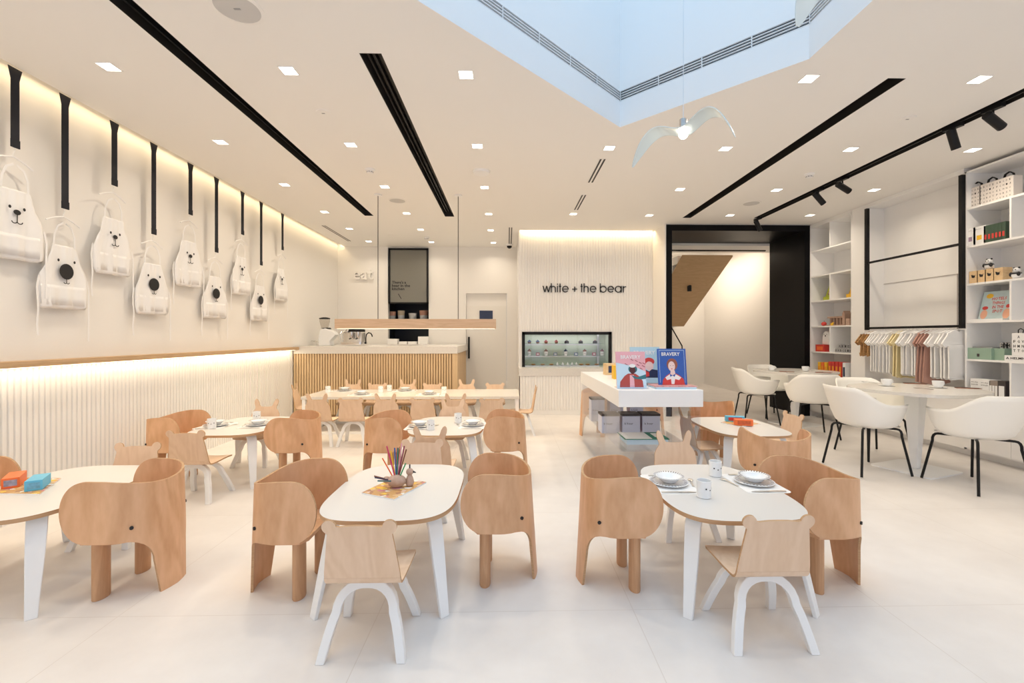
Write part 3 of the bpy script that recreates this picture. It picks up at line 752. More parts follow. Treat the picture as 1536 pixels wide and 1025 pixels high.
# --- play chairs (bear and rabbit backs)
def arc(cx, cy, r, a0, a1, n=10, ry=None):
    ry = ry or r
    return [(cx+r*cos(radians(a0+(a1-a0)*i/n)), cy+ry*sin(radians(a0+(a1-a0)*i/n))) for i in range(n+1)]
def build_play(kind):
    t = thing('%s_chair' % kind, 'x', 'chair', (0,0,0), 0, 'plywood play chairs with %s ears' % kind)
    th = .010; zs_ = .298
    # seat strip along x with an upward bend at the rear
    path = []
    path += [(.175, zs_-.012), (.165, zs_-.004), (.145, zs_), (.09, zs_+.002), (.03, zs_), (-.03, zs_-.004), (-.085, zs_-.004)]
    for i in range(1, 7):
        a = radians(-90-80*i/6); path.append((-.095+.042*cos(a), zs_+.038+.042*sin(a)))
    rows_ = []
    hw_ = [.135, .150, .157, .158, .157, .155, .154]+[.153]*6
    top_ = []; bt_ = []
    for i, (x, z) in enumerate(path):
        w_ = hw_[i]; p0 = path[max(0, i-1)]; p1 = path[min(len(path)-1, i+1)]; d = Vector((p1[0]-p0[0], p1[1]-p0[1])).normalized(); nn = Vector((d.y, -d.x))
        if nn.y < 0 and i < 7: nn = -nn
        if i >= 7: nn = Vector((abs(nn.x), abs(nn.y)))
        ys = [-w_+2*w_*k/6 for k in range(7)]
        dip = lambda y: -.006*(1-(y/w_)**2) if i < 7 else 0
        top_.append([Vector((x+nn.x*th/2, y, z+nn.y*th/2+dip(y))) for y in ys]); bt_.append([Vector((x-nn.x*th/2, y, z-nn.y*th/2+dip(y))) for y in ys])
    mb = MB(); mb.grid(top_); mb.grid(bt_)
    mb.m = 1
    for j in (0, -1): mb.grid([[r_[j] for r_ in top_], [r_[j] for r_ in bt_]])
    mb.grid([top_[0], bt_[0]]); mb.grid([top_[-1], bt_[-1]])
    mb.build('seat', [PLAY, PLYE], t, smooth=.7)
    # back panel: outline in (y, v)
    x0, z0 = path[-1]
    H = .228
    if kind == 'bear':
        out = [(-.152, 0), (.152, 0), (.150, .03), (.128, H-.035)]
        out += arc(.119, H-.004, .0285, -55, 175, 14)
        out += [(.080, H-.004)] + [(.04, H), (0, H+.001), (-.04, H)] + [(-.080, H-.004)]
        out += arc(-.119, H-.004, .0285, 5, 235, 14)
        out += [(-.128, H-.035), (-.150, .03)]
    else:
        out = [(-.152, 0), (.152, 0), (.150, .06), (.142, H-.075), (.128, H-.045), (.108, H-.018)]
        out += [(.110, H+.0), (.121, H+.03), (.124, H+.055), (.119, H+.074), (.108, H+.083), (.094, H+.074), (.080, H+.050), (.070, H+.020), (.060, H+.004)]
        out += [(.03, H), (-.03, H)]
        out += [(-.060, H+.004), (-.070, H+.020), (-.080, H+.050), (-.094, H+.074), (-.108, H+.083), (-.119, H+.074), (-.124, H+.055), (-.121, H+.03), (-.110, H+.0)]
        out += [(-.108, H-.018), (-.128, H-.045), (-.142, H-.075), (-.150, .06)]
    mb = MB()
    lean = radians(-10)
    M = Matrix.Translation((x0, 0, z0)) @ Matrix(((0, sin(lean), cos(lean), 0), (1, 0, 0, 0), (0, cos(lean), -sin(lean), 0), (0, 0, 0, 1)))
    mb.prism(out, -th/2, th/2, M, side_m=1); mb.build('backrest', [PLAY, PLYE], t, smooth=.5)
    # arched legs
    for sx in (-1, 1):
        pts = []
        xf_, xt_ = sx*.155, sx*.055-.01
        def X(h): return xf_+(xt_-xf_)*min(1, h/.27)
        side = [(.160, 0), (.151, .045), (.141, .09), (.129, .135), (.116, .172)]
        crv = [(.116*cos(a_)**.85, .172+.102*sin(a_)) for a_ in [radians(d_) for d_ in (14, 28, 42, 56, 70, 82, 90)]]
        half = side+crv
        full = [(-y, h) for y, h in half]+[(y, h) for y, h in reversed(half[:-1])]
        rows_ = []
        n_ = len(full); wv = .036; dp = .016
        for i, (y, h) in enumerate(full):
            p0 = full[max(0, i-1)]; p1 = full[min(n_-1, i+1)]; d = Vector((p1[0]-p0[0], p1[1]-p0[1])).normalized(); nn = Vector((-d.y, d.x))
            if i in (0, n_-1): nn = Vector((-1, 0)) if y < 0 else Vector((1, 0))
            oy, oh = y+nn.x*wv*.5, h+nn.y*wv*.5
            iy, ih = y-nn.x*wv*.5, h-nn.y*wv*.5
            oh = min(oh, .289)
            rows_.append([(X(oh)-dp, oy, oh), (X(oh)+dp, oy, oh), (X(ih)+dp, iy, ih), (X(ih)-dp, iy, ih)])
        mb = MB(); mb.grid(rows_, True); mb.cap(rows_[0]); mb.cap(rows_[-1])
        mb.build('leg_arch', WLEG, t, smooth=.6, bevel=.003)
    return t
bear = build_play('bear'); rabbit = build_play('rabbit')
bears = [(-.585, 1.97, 90, 'bear eared play chair with its back to the camera at the pencil table'),
 (1.095, 2.02, 90, 'bear eared play chair, back to camera, at the near table laid with plates'),
 (-.60, 3.02, 270, 'bear eared chair facing the camera beyond the pencil table'),
 (-2.50, 2.92, 274, 'bear eared chair facing the camera beyond the near left table'),
 (-2.48, 3.68, 90, 'bear eared chair with its back to us at the middle row table on the left'),
 (2.53, 4.31, 182, 'bear eared chair seen side on at the right of the boxed games table')]
rabs = [(-.575, 3.55, 90, 'rabbit eared chair with its back to us behind the pencil table'),
 (1.17, 3.03, 270, 'rabbit eared chair facing the camera in front of the display stand'),
 (-.585, 4.65, 270, 'rabbit eared chair facing us at the far side of the middle table'),
 (-2.56, 4.65, 270, 'rabbit eared chair facing us at the far end of the left middle row table'),
 (1.80, 4.18, 2, 'rabbit eared chair seen side on through the clear display stand'),
 (.19, 6.10, 180, 'rabbit eared chair at the right end of the long stone table'),
 (-2.80, 6.40, 10, 'rabbit eared chair at the left end of the long stone table')]
nb = 0
fr = [(-2.23, 'rabbit'), (-1.84, 'bear'), (-1.43, 'rabbit'), (-1.0, 'bear'), (-.61, 'rabbit'), (-.19, 'bear')]
for k, (x, kd) in enumerate(fr):
    (bears if kd == 'bear' else rabs).append((x, 5.50, 90, '%s eared chair, %s from left along the near side of the long table' % (kd, ords[k])))
br_ = [(-2.40, 'rabbit'), (-2.02, 'bear'), (-1.55, 'rabbit'), (-1.17, 'bear'), (-.64, 'rabbit'), (-.20, 'bear')]
for k, (x, kd) in enumerate(br_):
    (bears if kd == 'bear' else rabs).append((x, 6.88, 270, '%s eared chair, %s from the left on the counter side of the long table' % (kd, ords[k])))
for lst, proto in ((bears, bear), (rabs, rabbit)):
    for i, (x, z, a, lab) in enumerate(lst):
        X, Y = M2(x, z)
        if i == 0: proto.location = (X, Y, 0); proto.rotation_euler.z = radians(a); proto['label'] = lab
        else: dup(proto, (X, Y, 0), radians(a), lab)

# --- children's tables
TT = .465
def superell(a, b, n, k=64):
    out = []
    for i in range(k):
        t_ = 2*pi*i/k; c_, s_ = cos(t_), sin(t_)
        out.append((a*abs(c_)**(2/n)*(1 if c_ >= 0 else -1), b*abs(s_)**(2/n)*(1 if s_ >= 0 else -1)))
    return out
def build_kid_table():
    t = thing('play_table', 'x', 'table', (0,0,0), 0, 'white rounded children tables')
    mb = MB(); mb.prism(superell(.335, .455, 3.7, 96), TT-.020, TT, side_m=1); mb.build('tabletop', [TTOP, PLYE], t, smooth=.5)
    for sx in (-1, 1):
        for sy in (-1, 1):
            mb = MB(); fx, fy = sx*.300, sy*.405; tx, ty = sx*.245, sy*.325
            d = Vector((fx*.9, fy*.75, 0)).normalized(); pts = []; zt_ = TT-.031
            ix, iy = tx-d.x*.17, ty-d.y*.17
            pts = [Vector((ix, iy, zt_)), Vector((tx-d.x*.06, ty-d.y*.06, zt_))]
            R = .06
            c0_ = Vector((tx-d.x*.06, ty-d.y*.06, zt_-R))
            for i in range(1, 7):
                a_ = pi/2-radians(78)*i/6; pts.append(c0_+d*R*cos(a_)+Vector((0,0,R*sin(a_))))
            pts += [Vector((fx, fy, 0)).lerp(pts[-1], k_) for k_ in (.66, .33, 0)]
            wd = Vector((-d.y, d.x, 0)); n_ = len(pts)
            ws = [.075]*3+[.075]*5+[.068, .055, .045]
            mb.band(pts, wd, ws[:n_], .020)
            for i_, v in enumerate(mb.v):
                if v[2] < .004: mb.v[i_] = (v[0], v[1], 0.0)
            mb.build('leg', WLEG, t, smooth=.6, bevel=.003)
    return t
kt = build_kid_table()
KT = [(-2.49, 2.49, 'white play table with the orange and blue game boxes, cut by the left frame edge'),
 (-.595, 2.51, 'white play table in the foreground holding the pencil hedgehog'),
 (1.13, 2.51, 'white play table at the near right laid with two plates and mugs'),
 (-2.47, 4.28, 'white play table laid for two in the middle row by the apron wall'),
 (-.56, 4.28, 'white play table laid for two behind the pencil table'),
 (2.14, 4.25, 'white play table with game boxes beside the display stand')]
for i, (x, z, lab) in enumerate(KT):
    X, Y = M2(x, z)
    if i == 0: kt.location = (X, Y, 0); kt['label'] = lab
    else: dup(kt, (X, Y, 0), 0, lab)

# --- long table
lt0 = P(451, 595.5, .5); lt1 = P(779.3, 595.5, .5); yfar = P(630, 584.2, .5).y
t = thing('long_table', 'long low white table with a speckled stone top in front of the counter', 'table', ((lt0.x+lt1.x)/2, (lt0.y+yfar)/2, 0))
LW = (lt1.x-lt0.x)/2; LD = (yfar-lt0.y)/2
mb = MB(); mb.box(-LW, LW, -LD, LD, .462, .50); mb.build('tabletop', STONE, t, bevel=.003)
for sx in (-1, 1):
    for sy in (-1, 1):
        mb = MB(); x = sx*(LW-.03); y = sy*(LD-.04); mb.box(x-.022, x+.022, y-.022, y+.022, 0, .462); mb.build('leg', GLOSSW, t, smooth=0)
mb = MB(); mb.box(-LW+.03, LW-.03, -LD+.02, -LD+.06, .0, .03); mb.box(-LW+.05, LW-.05, LD-.06, LD-.02, 0, .03); mb.build('floor_rail', GLOSSW, t, smooth=0)

# --- counter
cyf = 7.36; cx0 = XW+.02; cx1 = PY(686, 525, cyf).x
t = thing('service_counter', 'white stone topped service counter with vertical oak slat front', 'counter', ((cx0+cx1)/2, 7.9, 0))
mx_ = (cx0+cx1)/2; hwc = (cx1-cx0)/2
mb = MB(); mb.box(-hwc, hwc, -.54, 1.38, 1.018, 1.139); mb.build('countertop', STONE, t, bevel=.003)
mb = MB(); mb.box(-hwc+.02, hwc-.06, -.50, 1.36, 0, 1.018); BD_ = mb.build('body', SLATD, t, smooth=0)
mb = MB(); k = 60
for i in range(k):
    x = -hwc+.0+(2*hwc-.09)*i/k; mb.box(x, x+.030, -.53, -.50, 0.04, 1.016)
mb.box(hwc-.085, hwc, -.53, -.46, .04, 1.016)
y = -.44
while y < 1.2: mb.box(hwc-.06, hwc-.02, y, y+.030, .04, 1.016); y += .052
mb.build('slat_front', SLAT, BD_, smooth=0)

# --- adult chairs
def build_adult():
    t = thing('armchair', 'x', 'chair', (0,0,0), 0, 'white shell armchairs at the right hand tables')
    n_ = 33; rows_o = []; nv = 9
    rows = []
    for i in range(n_):
        s = -1+2*i/(n_-1)          # -1 right arm front, 0 back, 1 left arm front
        a_ = pi-s*radians(150)      # angle, pi = back
        e = 2.5
        cx_, sy_ = cos(a_), sin(a_)
        u = abs(s)
        rim = .82 if u < .22 else .82-(.82-.668)*(0.5-0.5*cos(pi*min(1, (u-.22)/.40)))
        if u > .82: rim -= .012*((u-.82)/.18)**2
        row = []
        for k in range(nv+1):
            v = k/nv
            z = .445+(rim-.445)*v**1.15
            g_ = v**.55
            rx = .175+.115*g_; ry = .205+.095*g_
            px = rx*abs(cx_)**(2/e)*(1 if cx_ >= 0 else -1); py = ry*abs(sy_)**(2/e)*(1 if sy_ >= 0 else -1)
            lean = -.055*max(0, (z-.50)/.32)*max(0, 1-u*1.6)
            row.append(Vector((px-.0+lean, py, z)))
        rows.append(row)
    mb = MB(); mb.grid(rows)
    o = mb.build('shell', ASHELL, t, smooth=1.0); m_ = o.modifiers.new('thick', 'SOLIDIFY'); m_.thickness = .011; m_.offset = 0
    # seat dish
    pts = [(r_[0].x, r_[0].y) for r_ in rows]
    fx = .235
    outl = pts+[(.205, .165), (fx, .10), (fx+.01, 0), (fx, -.10), (.205, -.165)]
    mb = MB(); rr_ = []
    for k in range(6):
        f_ = k/5; rr_.append([Vector((x*f_, y*f_, .436+.010*f_**3)) for x, y in outl])
    mb.grid(rr_, True); o = mb.build('seat', ASHELL, t, smooth=1.0); m_ = o.modifiers.new('thick', 'SOLIDIFY'); m_.thickness = .012; m_.offset = 0
    # flank closing front of arms down to the seat
    for sx in (-1, 1):
        for sy in (-1, 1):
            mb = MB(); c_ = Vector((sx*.05, sy*.05, .427)); k1 = Vector((sx*.165, sy*.165, .427)); fo = Vector((sx*.245, sy*.245, .0))
            pts_ = [c_, k1]
            for q_ in (.25, .5, .75): 
                a1 = k1.lerp(k1+Vector((sx*.03, sy*.03, 0)), q_); b1_ = (k1+Vector((sx*.03, sy*.03, 0))).lerp(k1.lerp(fo, .16)+Vector((sx*.015, sy*.015, 0)), q_); pts_.append(a1.lerp(b1_, q_))
            pts_ += [k1.lerp(fo, .16)+Vector((sx*.015, sy*.015, 0)), fo+Vector((0,0,.006))]
            mb.tube(pts_, .0105, 8); mb.build('leg', BLACK, t)
    mb = MB(); mb.box(-.06, .06, -.06, .06, .418, .432); mb.build('mount_plate', BLACK, t, smooth=0)
    return t
ad = build_adult()
ads = [(3.475, 4.43, 2, 'white shell armchair at the left of the nearer stone table, facing right'),
 (4.03, 3.93, 92, 'white shell armchair nearest the camera, its back to us at the right edge'),
 (3.98, 4.97, 270, 'white shell armchair mostly hidden behind the nearer stone table'),
 (3.74, 6.86, 350, 'white shell armchair at the left of the rear stone table, facing right'),
 (3.96, 5.95, 75, 'white shell armchair with its back to us at the rear stone table'),
 (4.26, 7.40, 275, 'white shell armchair behind the rear stone table, before the black portal')]
for i, (x, z, a, lab) in enumerate(ads):
    X, Y = M2(x, z)
    if i == 0: ad.location = (X, Y, 0); ad.rotation_euler.z = radians(a); ad['label'] = lab
    else: dup(ad, (X, Y, 0), radians(a), lab)
AT = .79
def build_atable():
    t = thing('cafe_table', 'x', 'table', (0,0,0), 0, 'speckled stone pedestal tables')
    mb = MB(); mb.prism(superell(.50, .50, 2.8, 80), AT-.03, AT); mb.build('tabletop', STONE, t, smooth=.5, bevel=.003)
    mb = MB(); mb.lathe([(.040, .012), (.042, .03), (.095, AT-.05), (.12, AT-.03)], n=4); mb.xf(Matrix.Rotation(pi/4, 4, 'Z')); mb.build('pedestal', GLOSSW, t, smooth=.4, bevel=.004)
    mb = MB(); mb.rbox(-.26, .26, -.26, .26, 0, .012, .03); mb.build('base_plate', GLOSSW, t, smooth=.5)
    return t
at_ = build_atable()
X, Y = M2(3.98, 4.45); at_.location = (X, Y, 0); at_.rotation_euler.z = radians(20); at_['label'] = 'nearer stone topped cafe table on a white pedestal, laid with two cups'
AT2 = M2(4.25, 6.75)
dup(at_, (AT2[0], AT2[1], 0), radians(20), 'rear stone topped cafe table by the black portal, laid with two cups')

# ================================================================= TABLEWARE
def build_plate():
    t = thing('plate', 'x', 'plate', (0,0,0), 0, 'patterned rim plates')
    mb = MB(); mb.lathe([(0, .001), (.060, .001), (.068, .005), (.105, .0125), (.107, .0145), (.104, .0162), (.072, .0125), (.062, .0075), (0, .0065)], n=36); mb.build('dish', CERAM, t)
    mb = MB(); mb.lathe([(.101, .0168), (.084, .0147)], n=36, caps=False); mb.build('patterned_rim', CERAMP, t)
    return t
def build_bowl():
    t = thing('bowl', 'x', 'bowl', (0,0,0), 0, 'patterned rim bowls')
    mb = MB(); mb.lathe([(0, .0), (.035, .0), (.050, .012), (.062, .028), (.083, .033), (.084, .035), (.080, .0360), (.064, .0318), (.055, .020), (.045, .009), (0, .005)], n=36); mb.build('dish', CERAM, t)
    mb = MB(); mb.lathe([(.0815, .0367), (.071, .0342)], n=36, caps=False); mb.build('patterned_rim', CERAMP, t)
    return t
def build_mug():
    t = thing('mug', 'x', 'mug', (0,0,0), 0, 'white mugs with bear faces')
    mb = MB(); mb.lathe([(0, 0), (.032, 0), (.036, .003), (.036, .088), (.0345, .089), (.033, .088), (.033, .006), (0, .006)], n=32); CU_ = mb.build('cup', CERAM, t)
    for a_ in (radians(-55), radians(-125)):
        mb = MB(); n3 = Vector((cos(a_), sin(a_), 0)); mb.disc(n3*.0366+Vector((0,0,.052)), (-sin(a_), cos(a_), 0), (0,0,1), .0042, 12); mb.build('eye', INK, CU_)
    mb = MB(); n3 = Vector((0, -1, 0)); mb.disc(n3*.0367+Vector((0,0,.045)), (1,0,0), (0,0,1), .0042, 12, .003); mb.build('nose', INK, CU_)
    return t
def build_spoon(m):
    mb = MB(); mb.band([(-.07,0,.003),(-.02,0,.004),(.02,0,.006),(.035,0,.004)], (0,1,0), [.012,.008,.006,.009], .002); mb.ball((.052,0,.004), .024, .014, .0035, 8)
    return mb
def build_fork(m):
    mb = MB(); mb.band([(-.07,0,.003),(-.02,0,.004),(.02,0,.006),(.035,0,.005)], (0,1,0), [.012,.008,.006,.018], .002)
    for y in (-.0075, -.0025, .0025, .0075): mb.band([(.033,y,.005),(.055,y,.003),(.075,y,.004)], (0,1,0), .0028, .0018)
    return mb
def build_knife(m):
    mb = MB(); mb.band([(-.09,0,.003),(-.02,0,.004),(.0,0,.0035)], (0,1,0), [.012,.011,.013], .004); mb.band([(.0,0,.0035),(.07,0,.003),(.095,0,.002)], (0,1,0), [.016,.017,.005], .0015)
    return mb
PL = build_plate(); BW = build_bowl(); MG = build_mug()
first = {}
def put(proto, loc, rz, lab, scale=None):
    if id(proto) not in first:
        first[id(proto)] = 1; proto.location = loc; proto.rotation_euler.z = rz; proto['label'] = lab; o = proto
    else: o = dup(proto, loc, rz, lab)
    if scale: o.scale = (scale,)*3
    return o
UT = {}
def cutl(kind, m, loc, rz, lab, scale=1):
    key = (kind, m.name)
    if key not in UT:
        mb = {'spoon': build_spoon, 'fork': build_fork, 'knife': build_knife}[kind](m)
        o = mb.build(kind, m); UT[key] = o
    else: o = UT[key].copy(); COL.objects.link(o)
    o.location = loc; o.rotation_euler.z = rz; o.scale = (scale,)*3
    tag(o, lab, kind, '%ss on the tables' % kind if kind != 'knife' else 'knives on the tables')
def mat_at(c, w_, d_, lab, z):
    mb = MB(); mb.rbox(-w_/2, w_/2, -d_/2, d_/2, 0, .0012, .03); o = mb.build('placemat', PAPER, smooth=0, loc=(c.x, c.y, z)); tag(o, lab, 'placemat', 'white placemats')
def setting(pp, mp, h, where, side, rot):
    # plate px, mug px; side +1: diner on the right, -1: on the left
    c = P(*pp, h); m = P(*mp, h)
    mat_at(c, .24, .34, 'white placemat under the %s plate' % where, h)
    put(PL, (c.x, c.y, h+.0012), 0, 'patterned plate, the %s one' % where)
    put(BW, (c.x, c.y, h+.0125), 0, 'patterned bowl standing on the %s plate' % where)
    put(MG, (m.x, m.y, h), rot, 'white mug with a face, by the %s plate' % where)
    cutl('fork', STEEL, (c.x, c.y+.145*1, h+.0015), pi if side > 0 else 0, 'steel fork beyond the %s plate' % where)
    cutl('knife', STEEL, (c.x-side*.0, c.y-.150, h+.0015), pi if side > 0 else 0, 'steel knife on the near side of the %s plate' % where)
    cutl('spoon', STEEL, (c.x-side*.135, c.y+.01, h+.0), pi/2+.25*side, 'steel spoon lying inward of the %s plate' % where)
setting((1003, 726), (1056, 746), TT, 'near right table left', -1, .5)
setting((1131, 725), (1073, 714), TT, 'near right table right', 1, .0)
setting((324, 639), (317.5, 643), TT, 'left middle row left', -1, .45)
setting((388, 638), (385, 631), TT, 'left middle row right', 1, .45)
setting((630, 640), (646, 645), TT, 'middle table left', -1, .45)
setting((709, 638.5), (687, 634), TT, 'middle table right', 1, .3)
LT_ = .50
for k, ((pp, mp), where) in enumerate(zip((((517, 586.5), (492, 589)), ((543, 592), (571, 589)), ((607.5, 586.5), (584, 587)), ((644, 592), (666, 590))),
        ('far left long table', 'near left long table', 'far right long table', 'near right long table'))):
    c = P(*pp, LT_); m = P(*mp, LT_)
    mat_at(c, .34, .24, 'white placemat under the %s plate' % where, LT_)
    put(PL, (c.x, c.y, LT_+.0012), 0, 'patterned plate, the %s one' % where)
    put(BW, (c.x, c.y, LT_+.0125), 0, 'patterned bowl standing on the %s plate' % where)
    put(MG, (m.x, m.y, LT_), .3, 'white mug with a face, by the %s plate' % where)
    cutl('fork', STEEL, (c.x-.15, c.y, LT_), pi/2, 'steel fork left of the %s plate' % where)
    cutl('knife', STEEL, (c.x+.15, c.y, LT_), pi/2, 'steel knife right of the %s plate' % where)

def cup(loc, lab):
    t = thing('coffee_cup', lab, 'cup', loc, 0, 'white cups on the stone tables')
    mb = MB(); mb.lathe([(0, .0), (.028, .0), (.034, .004), (.044, .03), (.047, .062), (.0455, .063), (.042, .03), (.028, .008), (0, .006)], n=28); mb.build('bowl', CERAM, t)
    mb = MB(); mb.tube([(.044, 0, .05), (.062, 0, .048), (.066, 0, .035), (.056, 0, .022), (.040, 0, .018)], .004, 8); mb.build('handle', CERAM, t)
SAU = mat('saucer_glaze', (.78, .78, .76), .3)
TERR = mat('terracotta_napkin', (.30, .13, .08), .7, var=.2, vscale=40)
DCUT = mat('dark_cutlery', (.07, .06, .055), .3, metal=.6)
for (px, py, d1, d2, where) in ((1330, 579, (1305, 574.5), (1372, 576), 'left of the nearer stone table'), (1407, 582, (1386, 584), (1452, 583), 'right of the nearer stone table'),
        (1157.5, 556, (1137, 554), (1180, 558), 'left of the rear stone table'), (1208, 557, (1188, 561), (1235, 559.5), 'right of the rear stone table')):
    c = P(px, py, AT)
    mb = MB(); mb.lathe([(0, 0), (.04, 0), (.07, .006), (.068, .008), (0, .006)], n=28); o = mb.build('saucer', SAU, loc=(c.x, c.y, AT)); tag(o, 'small saucer, %s' % where, 'saucer')
    cup((c.x, c.y, AT+.006), 'white cup on a saucer, %s' % where)
    d = P(*d1, AT); cutl('fork', DCUT, (d.x, d.y, AT+.001), 1.9, 'dark fork by the cup, %s' % where, 1.1)
    d = P(*d2, AT); cutl('knife', DCUT, (d.x, d.y, AT+.005), -.5, 'dark knife by the cup, %s' % where, 1.1)
    mb = MB(); mb.box(-.035, .035, -.09, .09, 0, .004); o = mb.build('napkin', TERR, loc=(d.x, d.y, AT), rz=1.1, smooth=0); tag(o, 'folded terracotta napkin under the knife, %s' % where, 'napkin')

# colouring sheets, boxes
def sheet(pxs, h, lab):
    ps = [P(x, y, h) for x, y in pxs]; c = sum(ps, Vector())/4
    t = thing('colouring_book', lab, 'book', (c.x, c.y, h))
    mb = MB(); mb.prism([(p.x-c.x, p.y-c.y) for p in ps], 0, .006); mb.build('pages', PAPER, t, smooth=0)
    mb = MB(); mb.prism([((p.x-c.x)*.995, (p.y-c.y)*.995) for p in ps], .006, .0068)
    mb.build('cover', KRAFT, t, smooth=0)
    e1 = (ps[1]-ps[0]); e2 = (ps[3]-ps[0])
    for (u, v, r, m) in ((.2, .35, .025, YELL), (.6, .45, .028, PINKC), (.45, .75, .02, GREEN), (.75, .8, .022, YELL), (.35, .55, .018, PAPER), (.85, .55, .02, PAPER)):
        q = ps[0]+e1*u+e2*v-c
        mb = MB(); mb.prism([(q.x+r*(1+.25*sin(3*a_))*cos(a_), q.y+r*.7*(1+.25*cos(2*a_))*sin(a_)) for a_ in [2*pi*k/14 for k in range(14)]], .0068, .0073); mb.build('printed_shape', m, t, smooth=0)
sheet([(542.5, 741), (591.5, 751), (639.5, 725), (594, 716.5)], TT, 'open colourful activity book under the wooden pencil holder')
sheet([(-12, 742), (60, 743), (92, 719), (38, 718)], TT, 'activity book under the orange and blue boxes at the left edge')
sheet([(1081, 635), (1112, 641), (1141, 637), (1104, 629)], TT, 'activity book under the game boxes on the table beside the display')
def card_box(name, c, sx, sy, sz, rz, m, label, cat='box', art=None, group=None):
    t = thing(name, label, cat, c, rz, group)
    mb = MB(); mb.box(-sx/2, sx/2, -sy/2, sy/2, 0, sz); mb.build('carton', m, t, bevel=.002)
    if art:
        mb = MB(); mb.box(-sx*.36, sx*.36, -sy/2-.0008, -sy/2, sz*.2, sz*.8); mb.build('front_print', art, t, smooth=0)
    return t
q = P(27, 727, TT+.007); card_box('game_box', (q.x-.02, q.y, TT+.0073), .07, .16, .055, radians(36), ORANGE, 'long orange game box on the activity book at the left edge', art=mat('photo_print', (.3,.3,.4), .5, var=.9, vscale=40))
q = P(57, 731, TT+.007); card_box('game_box', (q.x, q.y, TT+.0073), .07, .15, .055, radians(32), LBLUE, 'long blue game box beside the orange one at the left edge', art=mat('blue_print', (.15,.4,.6), .5, var=.5, vscale=60))
q = P(1115, 638, TT+.007); card_box('game_box', (q.x, q.y, TT+.0073), .155, .06, .055, radians(-14), ORANGE, 'orange game box on the table beside the display stand', art=mat('orange_print', (.55,.10,.03), .5, var=.4, vscale=50))
q = P(1105, 633, TT+.007); card_box('game_box', (q.x-.01, q.y+.02, TT+.0073), .17, .055, .052, radians(-14), LBLUE, 'blue game box behind the orange one near the display stand', art=RED)

# pencil holder: wooden hedgehog-like body with pencils, and a duck figure
c = P(595, 731, TT+.007)
t = thing('pencil_holder', 'rounded wooden bird pencil holder stuck full of coloured pencils', 'pencil holder', (c.x, c.y, TT+.0073))
mb = MB(); mb.ball((0,0,.034), .052, .040, .034, 14); mb.build('body', TOYW, t)
mb = MB(); mb.ball((-.055,0,.040), .02, .018, .02, 10); mb.build('tail', TOYW, t)
hx = .062
pc = [(-.8, .05, ORANGE, .10), (-.25, .1, YELL, .12), (-.12, .2, BLUE, .13), (-.05, .35, mat('magenta', (.5,.02,.12), .4), .13), (.02, .1, GREEN, .13), (.08, .4, PINKC, .15), (.22, .2, mat('plum', (.25,.02,.08), .4), .14),
      (.35, .05, BROWN, .13), (.6, -.1, mat('pencil_green', (.02,.3,.12), .4), .07), (-1.15, -.2, BROWN, .07), (-.95, -.45, NAVY, .07), (-1.2, -1.05, RED, .06), (-.55, -1.2, TEAL, .09), (-.3, -.1, mat('pencil_pink', (.6,.03,.15), .4), .15)]
for k, (ax, ay, m, ln) in enumerate(pc):
    d = Vector((sin(ax)*.8, sin(ay)*.8, 1.0 if abs(ax) < .9 and abs(ay) < .9 else .25)).normalized()
    p0 = Vector((0,0,.034))+Vector((d.x*.045, d.y*.034, d.z*.028)); mb = MB()
    s0 = p0-d*.006; e0 = p0+d*ln*1.15
    mb.tube([s0, e0], .0036, 6)
    lift = .0
    if e0.z < .0: mb.xf(Matrix.Translation((0,0,-e0.z+.004)))
    o = mb.build('pencil', m, loc=(c.x, c.y, TT+.0073))
    tag(o, 'coloured pencil standing in the wooden pencil holder', 'pencil', 'pencils in the wooden holder')
c = P(613.5, 730, TT+.007)
t = thing('wooden_bird', 'small turned wooden bird figure with a round head beside the pencils', 'figurine', (c.x+.002, c.y+.01, TT+.0073))
mb = MB(); mb.lathe([(0,0), (.018,.003), (.024,.02), (.018,.045), (.011,.062), (0,.066)], n=20); mb.build('body', TOYW, t)
mb = MB(); mb.ball((0,0,.078), .020, n=12); mb.build('head', TOYW, t)
mb = MB(); mb.tube([(.018,0,.078),(.034,0,.073)], .006, 8, rr=[.007,.002]); mb.build('beak', DBOX, t)
mb = MB(); mb.tube([(0,0,.095),(0,0,.118)], .004, 8); mb.build('tuft', DBOX, t)

